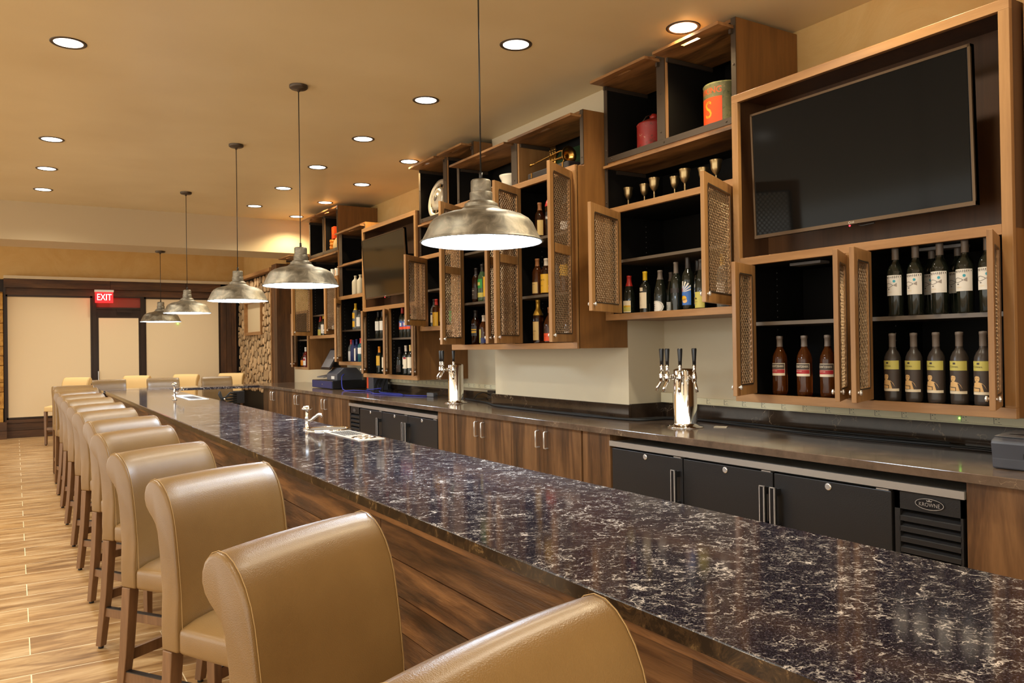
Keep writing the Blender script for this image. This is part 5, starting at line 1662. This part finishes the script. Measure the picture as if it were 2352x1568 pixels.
    f3('square', .285, 'dark_whisky_glass', 'foil_dark', 4.68, zm, 'bottle with cream label seen through the mesh near the cabinet side', [lab(.15, .6, 70, 'cream_label')])
    f3('whisky', .275, 'dark_whisky_glass', 'cork', 5.10, zu, 'dark bottle with brown stopper and tan side label on the top shelf', [lab(.08, .5, 35, 'tan_label', ao=60)], rs=.95, capz=.78)
    f3('tall', .36, 'dark_whisky_glass', 'foil_red', 4.958, zu, 'bottle dipped in red wax with number 46 on the top shelf', [lab(.26, .50, 60, 'foil_dark', art_text([('46', .036, 0, 0, 'white_label')]))], capz=.62)
    f3('whisky', .27, 'dark_whisky_glass', 'foil_dark', 4.76, zu, 'dark bottle with white lettering behind the mesh on the top shelf', [lab(.08, .30, 80, 'white_label', art_text([('XXXX', .018, 0, 0)]))])
    # left bay
    f3('square', .32, 'dark_whisky_glass', 'foil_dark', 6.126, zb, 'square scotch bottle with slanting gold stripe label', [lab(.30, .56, 70, 'foil_dark', art_text([], 'black_ink', [(-1.1, 1.1, -.2, .0, 'gold_label'), (-1.1, 1.1, .1, .2, 'gold_label')]))], rs=1.1, capz=.8)
    f3('whisky', .27, 'whisky_glass', 'foil_cream', 5.985, zb, 'bottle with blue and yellow labels on the lowest shelf, left bay', [lab(.12, .55, 45, 'olive_label', ao=-25), lab(.12, .28, 40, 'navy_ink', ao=45)], rs=1.0)
    f3('whisky', .25, 'red_glass', 'foil_red', 6.09, zb, 'red bottle standing behind the gold striped scotch', [], x=3.56)
    f3('square', .30, 'dark_whisky_glass', 'foil_dark', 6.11, zm, 'dark bottle with brown white-lettered label, middle shelf left bay', [lab(.10, .42, 70, 'dark_label', art_text([('RESERVE', .011, 0, .25, 'white_label'), ('AGED', .009, 0, -.1, 'white_label')]))])
    f3('whisky', .325, 'green_glass', 'foil_dark', 6.00, zm, 'green glass scotch bottle with pale badge label, middle shelf', [lab(.12, .24, 70, 'olive_label'), lab(.36, .60, 55, 'green_ink', art_text([], 'black_ink', [(-.5, .5, -.2, .15, 'olive_label')]))])
    f3('whisky', .26, 'clear_glass', 'foil_cream', 5.905, zm, 'bottle with tall yellow label at the edge of the left bay', [lab(.15, .80, 60, 'gold_label')])
    # hubcap cabinet lower bay
    z = 1.7025; X = 3.66
    bottle('whisky', .300, 'clear_glass', 'foil_dark', (X, 7.40, z), 'tequila bottle with blue and cream label beside the far mesh door', labels=[lab(.2, .55, 70, 'cream_label', art_text([], 'black_ink', [(-1, 1, .25, .45, 'navy_ink')]))])
    bottle('square', .295, 'whisky_glass', 'foil_red', (X - .02, 7.315, z), 'bottle with red cap and large square yellow label', labels=[lab(.08, .55, 85, 'gold_label', art_text([('1800', .016, 0, .1, 'red_ink')]))], rs=1.1)
    bottle('whisky', .325, 'whisky_glass', 'foil_cream', (X + .02, 7.235, z), 'bottle with orange yellow label behind the square yellow one', labels=[lab(.2, .62, 70, 'gold_label', art_text([], 'black_ink', [(-1, 1, .3, .48, 'foil_red')]))])
    bottle('whisky', .29, 'green_glass', 'green_ink', (X, 6.99, z), 'bottle with bright green label seen through the whisky cabinet mesh', labels=[lab(.2, .55, 75, 'green_ink')])
    # far TV cabinet bays
    X = 3.62; zl, zu = 1.2145, 1.6225
    g = 'white label wine bottles in the far television cabinet'
    p = bottle('tall', .315, 'wine_glass', 'foil_dark', (X, 8.80, zu), 'slim dark wine bottle with white label, far cabinet upper left', labels=[lab(.30, .64, 72, 'white_label', art_text([('2', .02, 0, .1, 'grey_ink')]))], group=g)
    dup(p, (X, 8.672, zu), radians(180), 'slim dark wine bottle with white label, right of its twin', g)
    bottle('bordeaux', .315, 'wine_glass', 'foil_orange', (X, 8.78, zl), 'wine bottle with orange capsule and yellow label, far cabinet', labels=[lab(.30, .66, 70, 'gold_label', art_text([('VINO', .01, 0, .1, 'foil_orange')]))], capz=.78)
    bottle('bordeaux', .320, 'wine_glass', 'foil_cream', (X, 8.61, zl), 'wine bottle with cream label by the center stile, far cabinet', labels=[lab(.22, .60, 70, 'cream_label')], capz=.78)
    g = 'red and blue label wine bottles in the far television cabinet'
    p = bottle('tall', .33, 'wine_glass', 'foil_red', (X, 8.113, zu), 'wine bottle with red and blue picture label, leftmost of three', labels=[lab(.27, .56, 74, 'blue_ink', art_text([], 'black_ink', [(-1.2, 1.2, -.5, -.2, 'orange_ink'), (-.9, .1, -.15, .3, 'foil_red'), (.3, .8, -.1, .25, 'white_label')]))], group=g, capz=.8)
    dup(p, (X, 8.013, zu), radians(180), 'wine bottle with red and blue picture label, middle of three', g)
    dup(p, (X, 7.917, zu), radians(180), 'wine bottle with red and blue picture label, rightmost of three', g)
    bottle('burgundy', .305, 'wine_glass', 'foil_dark', (X, 8.195, zl), 'green foil topped sparkling bottle with dark label', labels=[lab(.10, .35, 75, 'dark_label', art_text([('CUVEE', .012, 0, .1, 'grey_ink')]))], capz=.76)
    bottle('bordeaux', .320, 'wine_glass', 'foil_cream', (X, 8.03, zl), 'wine bottle with pale capsule and red cornered white label', labels=[lab(.22, .60, 74, 'cream_label', art_text([], 'black_ink', [(.2, 1.1, .35, .5, 'red_ink'), (-.6, .2, -.35, -.15, 'black_ink')]))], capz=.80)
    bottle('bordeaux', .325, 'wine_glass', 'tan_label', (X, 7.91, zl), 'wine bottle with tan capsule and plain cream label', labels=[lab(.24, .60, 74, 'cream_label')], capz=.80)
    # narrow cabinet
    X = 3.66
    bottle('whisky', .33, 'clear_glass', 'foil_yellow', (X, 9.635, 1.7505), 'clear bottle with yellow cap and two yellow labels', labels=[lab(.10, .32, 50, 'gold_label'), lab(.42, .64, 50, 'gold_label')], capz=.75)
    bottle('squat', .24, 'clear_glass', 'foil_dark', (X, 9.495, 1.7505), 'short clear bottle with grey printed label beside yellow capped one', labels=[lab(.15, .62, 70, 'white_label', art_text([('GIN', .012, 0, .2)]))], rs=.85)
    zl = 1.3475 - 0.02
    bottle('whisky', .30, 'clear_glass', 'foil_red', (X, 9.80, zl), 'red capped bottle with thin white label, low shelf of narrow cabinet', labels=[lab(.1, .5, 50, 'white_label')])
    bottle('square', .29, 'navy_ink', 'navy_ink', (X - .01, 9.705, zl), 'navy blue bottle without label on the low shelf', labels=[])
    bottle('square', .30, 'blue_glass', 'navy_ink', (X, 9.606, zl), 'blue gin bottle with tall white label', labels=[lab(.1, .62, 40, 'white_label')])
    bottle('square', .31, 'aqua_glass', 'foil_red', (X, 9.46, zl), 'pale blue gin bottle with white label by the stile', labels=[lab(.38, .62, 70, 'white_label')], rs=1.15)
    g = 'stoneware bottles in the narrow cabinet'
    pr = [(0, .002), (.043, 0), (.045, .005), (.045, .165), (.04, .18), (.022, .20), (.017, .21), (.016, .232), (.020, .236), (.020, .245), (.012, .247)]
    for i, (y, L) in enumerate(((9.625, 'tall cream stoneware bottle, left one above the narrow cabinet rail'), (9.455, 'tall cream stoneware bottle partly hidden by the far television cabinet'))):
        o = MB().lathe(pr, 28, cap0=False).build('stoneware_bottle', 'stoneware', None); o.location = (3.66, y, 2.1825); tag(o, L, 'bottle', g)
    # far tall cabinet lower bay
    zl = 1.683
    bottle('burgundy', .29, 'wine_glass', 'foil_red', (X, 11.0, zl), 'wine bottle with red capsule and yellow label in the far tall cabinet', labels=[lab(.08, .36, 70, 'olive_label')], capz=.74)
    bottle('bordeaux', .31, 'wine_glass', 'foil_yellow', (X, 10.87, zl), 'wine bottle with yellow capsule and white label in the far tall cabinet', labels=[lab(.15, .55, 70, 'white_label')])
    bottle('bordeaux', .31, 'wine_glass', 'foil_grey', (X, 10.42, zl), 'wine bottle with white label behind the right far mesh door', labels=[lab(.1, .45, 70, 'white_label')])
    bottle('squat', .25, 'wine_glass', 'foil_grey', (X, 10.30, zl), 'short dark bottle with yellow label behind the right far mesh door', labels=[lab(.1, .45, 70, 'olive_label')])
    # smallest cabinet
    X = 3.64; zl = 1.2425
    bottle('squat', .22, 'whisky_glass', 'foil_dark', (X, 11.72, zl), 'short amber bottle at the left of the smallest cabinet', labels=[lab(.15, .5, 60, 'foil_orange')])
    bottle('bordeaux', .30, 'red_glass', 'white_label', (X - .01, 11.60, zl), 'bottle with red and white label in the smallest cabinet', labels=[lab(.12, .5, 70, 'white_label', art_text([], 'black_ink', [(-1, 1, .1, .4, 'red_ink')]))])
    bottle('whisky', .28, 'whisky_glass', 'foil_red', (X + .03, 11.50, zl), 'amber bottle with red cap and cream label in the smallest cabinet', labels=[lab(.12, .5, 70, 'cream_label')])
    bottle('whisky', .25, 'clear_glass', 'foil_grey', (X, 11.40, zl), 'clear bottle with white label at the right of the smallest cabinet', labels=[lab(.12, .5, 70, 'white_label')])


def decor():
    # goblets on the rail of the goblet cabinet
    gp = [(0, .002), (.032, 0), (.033, .004), (.010, .010), (.0055, .018), (.007, .026), (.005, .032), (.007, .040), (.005, .046), (.007, .054), (.005, .062), (.008, .070), (.020, .082), (.028, .105), (.029, .125), (.035, .150), (.0345, .151), (.028, .126), (.026, .106), (.018, .086), (.001, .078)]
    words = ['leftmost, standing alone', 'second from left', 'third from left, closest to the second', 'fourth from left', 'fifth from left, tallest of the middle pair', 'sixth from left', 'rightmost, by the cabinet side']
    g = 'twisted stem goblets in the middle shelf of the cabinet'
    for i, (y, s) in enumerate(((4.43, 1.02), (4.24, .98), (4.14, 1.08), (3.94, .95), (3.845, 1.1), (3.68, 1.0), (3.57, 1.12))):
        x = 3.72 - (0.03 if i in (2, 4, 6) else 0); k = x / 3.72
        o = MB().lathe(gp, 24, cap0=False, cap1=False).build('goblet', 'pewter', None); o.location = (x, (y - 0.012) * k if i else 4.40, 2.4675); o.scale = (s, s, s)
        tag(o, 'pewter goblet with twisted stem in the cabinet, ' + words[i], 'goblet', g)
    # old tins
    z = 2.8005
    c = thing('gas_can', 'battered red and cream metal can with spout in the upper left bay', 'can', (3.80, 4.21, z), radians(180))
    c.scale = (1.12, 1.12, 1.2)
    b = MB(); b.lathe([(0, .002), (.105, 0), (.108, .006), (.105, .05), (.108, .055), (.105, .06), (.105, .185), (.108, .19), (.10, .20), (.05, .222), (.02, .226)], 32, cap0=False); b.build('body', 'rusty_red', c)
    b = MB(); b.lathe([(.024, .22), (.026, .245), (.02, .255), (.001, .256)], 16); b.build('cap', 'foil_red', c)
    b = MB(); b.cyl((0.01, 0.055, .215), (0.0, 0.085, .265), 0.012, 10, 0, 0.009); b.build('spout', 'cork', c)
    b = MB(); b.tube([(-.1, 0, .19), (-.06, 0, .235), (0.0, 0, .25 + .01), (.06, 0, .235), (.1, 0, .19)], .004, 6); b.build('handle', 'dark_steel', c)
    c = thing('oil_tin', 'tall green oil tin with orange panel in the upper right bay', 'can', (3.82, 3.58, z), radians(180))
    b = MB()
    R_ = .125
    b.lathe([(0, .002), (R_, 0), (R_ + .003, .006), (R_, .012), (R_, .315), (R_ + .003, .32), (R_ - .002, .328), (.03, .332), (.001, .332)], 40, cap0=False); b.build('body', 'old_green_tin', c)
    b = MB(); rr = R_ + .0012
    fn = lambda u, v: (rr * cos(u / rr), rr * sin(u / rr), .16 + v)
    f2 = lambda u, v: ((rr + .001) * cos(u / rr), (rr + .001) * sin(u / rr), .16 + v)
    band(b, fn, -.085, .085, -.085, .075, 0, 14)
    put_text(b, 'VIKING', .055, lambda u, v: fn(u, v + .115), 1, 0.95); put_text(b, 'S', .15, lambda u, v: f2(u - 0.01, v - .005), 2, 0.9)
    put_text(b, 'MOTOR OIL', .04, lambda u, v: fn(u, v - .115), 1, 0.85)
    b.build('printed_panel', ['orange_ink', 'orange_ink', 'gold_label'], c, fix=False)
    # hubcap
    h = thing('hubcap', 'round silver hubcap leaning in the top bay left of the near pendant', 'hubcap', (3.655, 7.25, 2.801))
    M = Matrix.Translation((0, 0, 0.205)) @ Matrix.Rotation(radians(-80), 4, 'Y')
    R_ = .20
    b = MB(); b.lathe([(.175, 0.0), (R_, .004), (.203, .012), (.196, .022), (.175, .024), (.155, .012), (.150, .0)], 48, cap0=False, cap1=False, M=M); b.build('outer_ring', 'hub_metal', h)
    b = MB(); b.lathe([(.118, .0), (.122, .012), (.11, .026), (.08, .034), (.06, .030), (.045, .040), (.02, .044), (.001, .044)], 40, cap0=False, M=M); b.build('center_dome', 'hub_metal', h)
    b = MB(); b.lathe([(.034, .0415), (.03, .047), (.001, .048)], 24, cap0=False, M=M); b.build('emblem', 'foil_grey', h)
    b = MB()
    for k in range(10):
        a = 2 * pi * k / 10
        q = MB(); q.box(.115, .158, -.014, .014, .004, .012); q.xf(M @ Matrix.Rotation(a, 4, 'Z')); b.add(q.v, q.f)
    b.build('spokes', 'pewter', h)
    MB().lathe([(.001, -.002), (.15, -.002), (.15, .001)], 30, cap0=False, M=M).build('backing', 'black_laminate', h)
    # milk glass bowl and lidded dish
    zz = 2.7875
    o = MB().lathe([(0, .004), (.05, 0), (.052, .008), (.03, .018), (.045, .03), (.075, .055), (.088, .085), (.09, .11), (.106, .135), (.11, .15), (.105, .149), (.085, .11), (.08, .08), (.05, .04), (.001, .03)], 36, cap0=False, cap1=False).build('glass_bowl', 'white_ceramic', None)
    o.location = (3.56, 5.70, zz); tag(o, 'white milk glass footed bowl beside the steel post', 'bowl')
    d = thing('covered_dish', 'white lidded milk glass dish left of the footed bowl', 'dish', (3.55, 5.93, zz))
    MB().lathe([(0, .002), (.06, 0), (.085, .02), (.09, .055), (.088, .06)], 8, cap0=False, smooth=False).build('dish', 'white_ceramic', d)
    MB().lathe([(.092, .06), (.088, .075), (.04, .10), (.014, .106), (.010, .118), (.024, .130), (.020, .142), (.001, .148)], 8, smooth=False).build('lid', 'white_ceramic', d)
    # trumpet in its open case
    c = thing('trumpet_case', 'open black instrument case lined in green in the top bay', 'case', (3.50, 5.0, zz))
    b = MB(); b.box(-.10, .10, -.32, .22, 0.002, .055); b.build('case_base', 'foil_dark', c, bevel=0.01)
    b = MB(); b.prism([(-.01, 0), (.03, 0), (.16, .20), (.13, .215)], 'y', -.32, .22)
    b.v = [(p[0] + .09, p[1], p[2] + .05) for p in b.v]; b.build('case_lid', 'foil_dark', c, bevel=0.004)
    b = MB(); b.prism([(-.004, .012), (-.001, .01), (.125, .20), (.12, .205)], 'y', -.30, .20); b.v = [(p[0] + .077, p[1], p[2] + .05) for p in b.v]; b.build('lining', 'green_velvet', c)
    MB().box(-.104, -.10, .15, .165, .012, .05).build('clasp', 'brass', c); MB().box(-.104, -.10, -.26, -.245, .012, .05).build('clasp', 'brass', c)
    t = thing('trumpet', 'brass trumpet propped up in the open green lined case', 'trumpet', (3.475, 4.98, zz + .06))
    b = MB(); b.tube([(0, .24, .085), (0, .225, .087), (0, .20, .09), (0, .0, .105), (0, -.10, .112), (0, -.135, .105), (0, -.155, .075), (0, -.155, .045), (0, -.135, .02), (0, -.05, .012), (0, .10, .004)], .006, 10); b.build('leadpipe', 'brass', t)
    b = MB(); b.lathe([(.004, 0), (.005, .04), (.012, .06), (.013, .075)], 14, M=Matrix.Translation((0, .235, .085)) @ Matrix.Rotation(radians(-90), 4, 'X')); b.build('mouthpiece', 'brass', t)
    b = MB(); b.lathe([(.006, 0), (.008, .10), (.012, .16), (.022, .20), (.045, .235), (.066, .245), (.064, .246), (.04, .236), (.01, .17)], 28, cap0=False, cap1=False, M=Matrix.Translation((-.01, .02, .055)) @ Matrix.Rotation(radians(90), 4, 'X')); b.build('bell', 'brass', t)
    for k in range(3):
        b = MB(); b.cyl((.0, .03 - k * .032, .002), (.0, .03 - k * .032, .10), .0115, 14); b.cyl((.0, .03 - k * .032, .10), (.0, .03 - k * .032, .135), .003, 8); b.lathe([(.009, .135), (.009, .139)], 12, c=(0, .03 - k * .032, 0)); b.build('valve', 'brass', t)
    # far tall cabinet decor
    z = 2.8005
    g = thing('baseball_glove', 'old tan leather glove folded in the far cabinet top bay', 'glove', (3.69, 10.34, z))
    b = MB()
    for k in range(4):
        q = MB(); q.lathe([(0.001, -.09), (.024, -.08), (.028, 0), (.024, .08), (.001, .09)], 14, M=Matrix.Rotation(radians(90), 4, 'Y')); b.add([(p[0], p[1] + .06 + .01 * (k % 2), p[2] + .03 + k * .042) for p in q.v], q.f, 0, True)
    b.build('fingers', 'foil_orange', g)
    b = MB(); b.lathe([(.001, 0), (.07, .01), (.085, .07), (.075, .14), (.04, .19), (.001, .20)], 18, c=(0, -.06, 0)); b.build('palm', 'tan_label', g)
    b = MB(); b.box(-.045, .045, -.055, .055, 0, .16); o = b.build('orange_box', 'orange_ink', None); o.location = (3.69, 10.40, z + .1905); tag(o, 'small upright orange carton on top of the folded glove', 'box')
    b = MB(); fn = lambda u, v: (-.0465, -u, .08 + v); put_ring(b, ellipse(0, .01, .018, .035), ellipse(0, .01, .011, .026), fn); b.build('printed_mark', 'gold_label', o, fix=False)
    for i, (y, L) in enumerate(((10.46, 'small pale tin above the second pendant shade, left one'), (10.30, 'small pale tin with orange ring mark beside the narrow cabinet'))):
        m = thing('tin_can', L, 'tin', (3.66, y, 2.4675), 0, 'small tins on the far middle shelf')
        m.scale = (0.62, 0.62, 0.85)
        b = MB(); b.lathe([(0, .003), (.048, 0), (.05, .005), (.05, .14), (.047, .14), (.046, .01), (.001, .008)], 28, cap0=False, cap1=False); b.build('can_body', 'white_ceramic', m)
        if i:
            b = MB(); rr = .0512; fn = lambda u, v: (-rr * cos(u / rr), -rr * sin(u / rr), .075 + v); put_ring(b, ellipse(0, 0, .03, .045), ellipse(0, 0, .018, .030), fn); b.build('printed_mark', 'foil_orange', m, fix=False)
    b = MB(); b.box(-.06, .06, -.09, .09, 0, .14); o = b.build('tin_box', 'cream_label', None); o.location = (3.80, 11.62, 2.0735); tag(o, 'patterned tin on top of the smallest cabinet, seen through mesh', 'box')
    b = MB(); b.box(-.062, -.06, -.085, .085, .01, .05); b.build('red_band', 'red_ink', o)
    # exit sign
    FY = 16.98
    e = thing('exit_sign', 'lit red EXIT sign above the far door', 'exit sign', (1.43, FY - 0.22, 2.44))
    b = MB(); b.box(-.15, .15, -.03, .03, 0, .20); b.build('housing', 'exit_red', e, bevel=.004)
    b = MB(); b.box(-.16, .16, -.04, .04, .20, .24); b.build('top_cap', 'white_plastic', e)
    b = MB(); put_text(b, 'EXIT', .17, lambda u, v: (u, -.032, .098 + v), 0, .72); b.build('letters', 'exit_letters', e, fix=False)
    b = MB(); b.box(-.02, .02, .04, .16, .21, .235); b.build('bracket', 'white_plastic', e)
    # small yellow lamp glow on the right window
    b = MB(); b.lathe([(.012, 0), (.012, .012)], 14, M=Matrix.Rotation(pi / 2, 4, 'X')); o = b.build('sensor_light', 'led_green', None); o.location = (2.75, FY - 0.0, 2.06)
    tag(o, 'tiny glowing indicator dot on the right window shade', 'indicator light')


setting()
log_wall()
downlights()
pendants()
bar()
bar_fittings()
stools()
back_counter()
counter_things()
cabinets()
bottles()
decor()
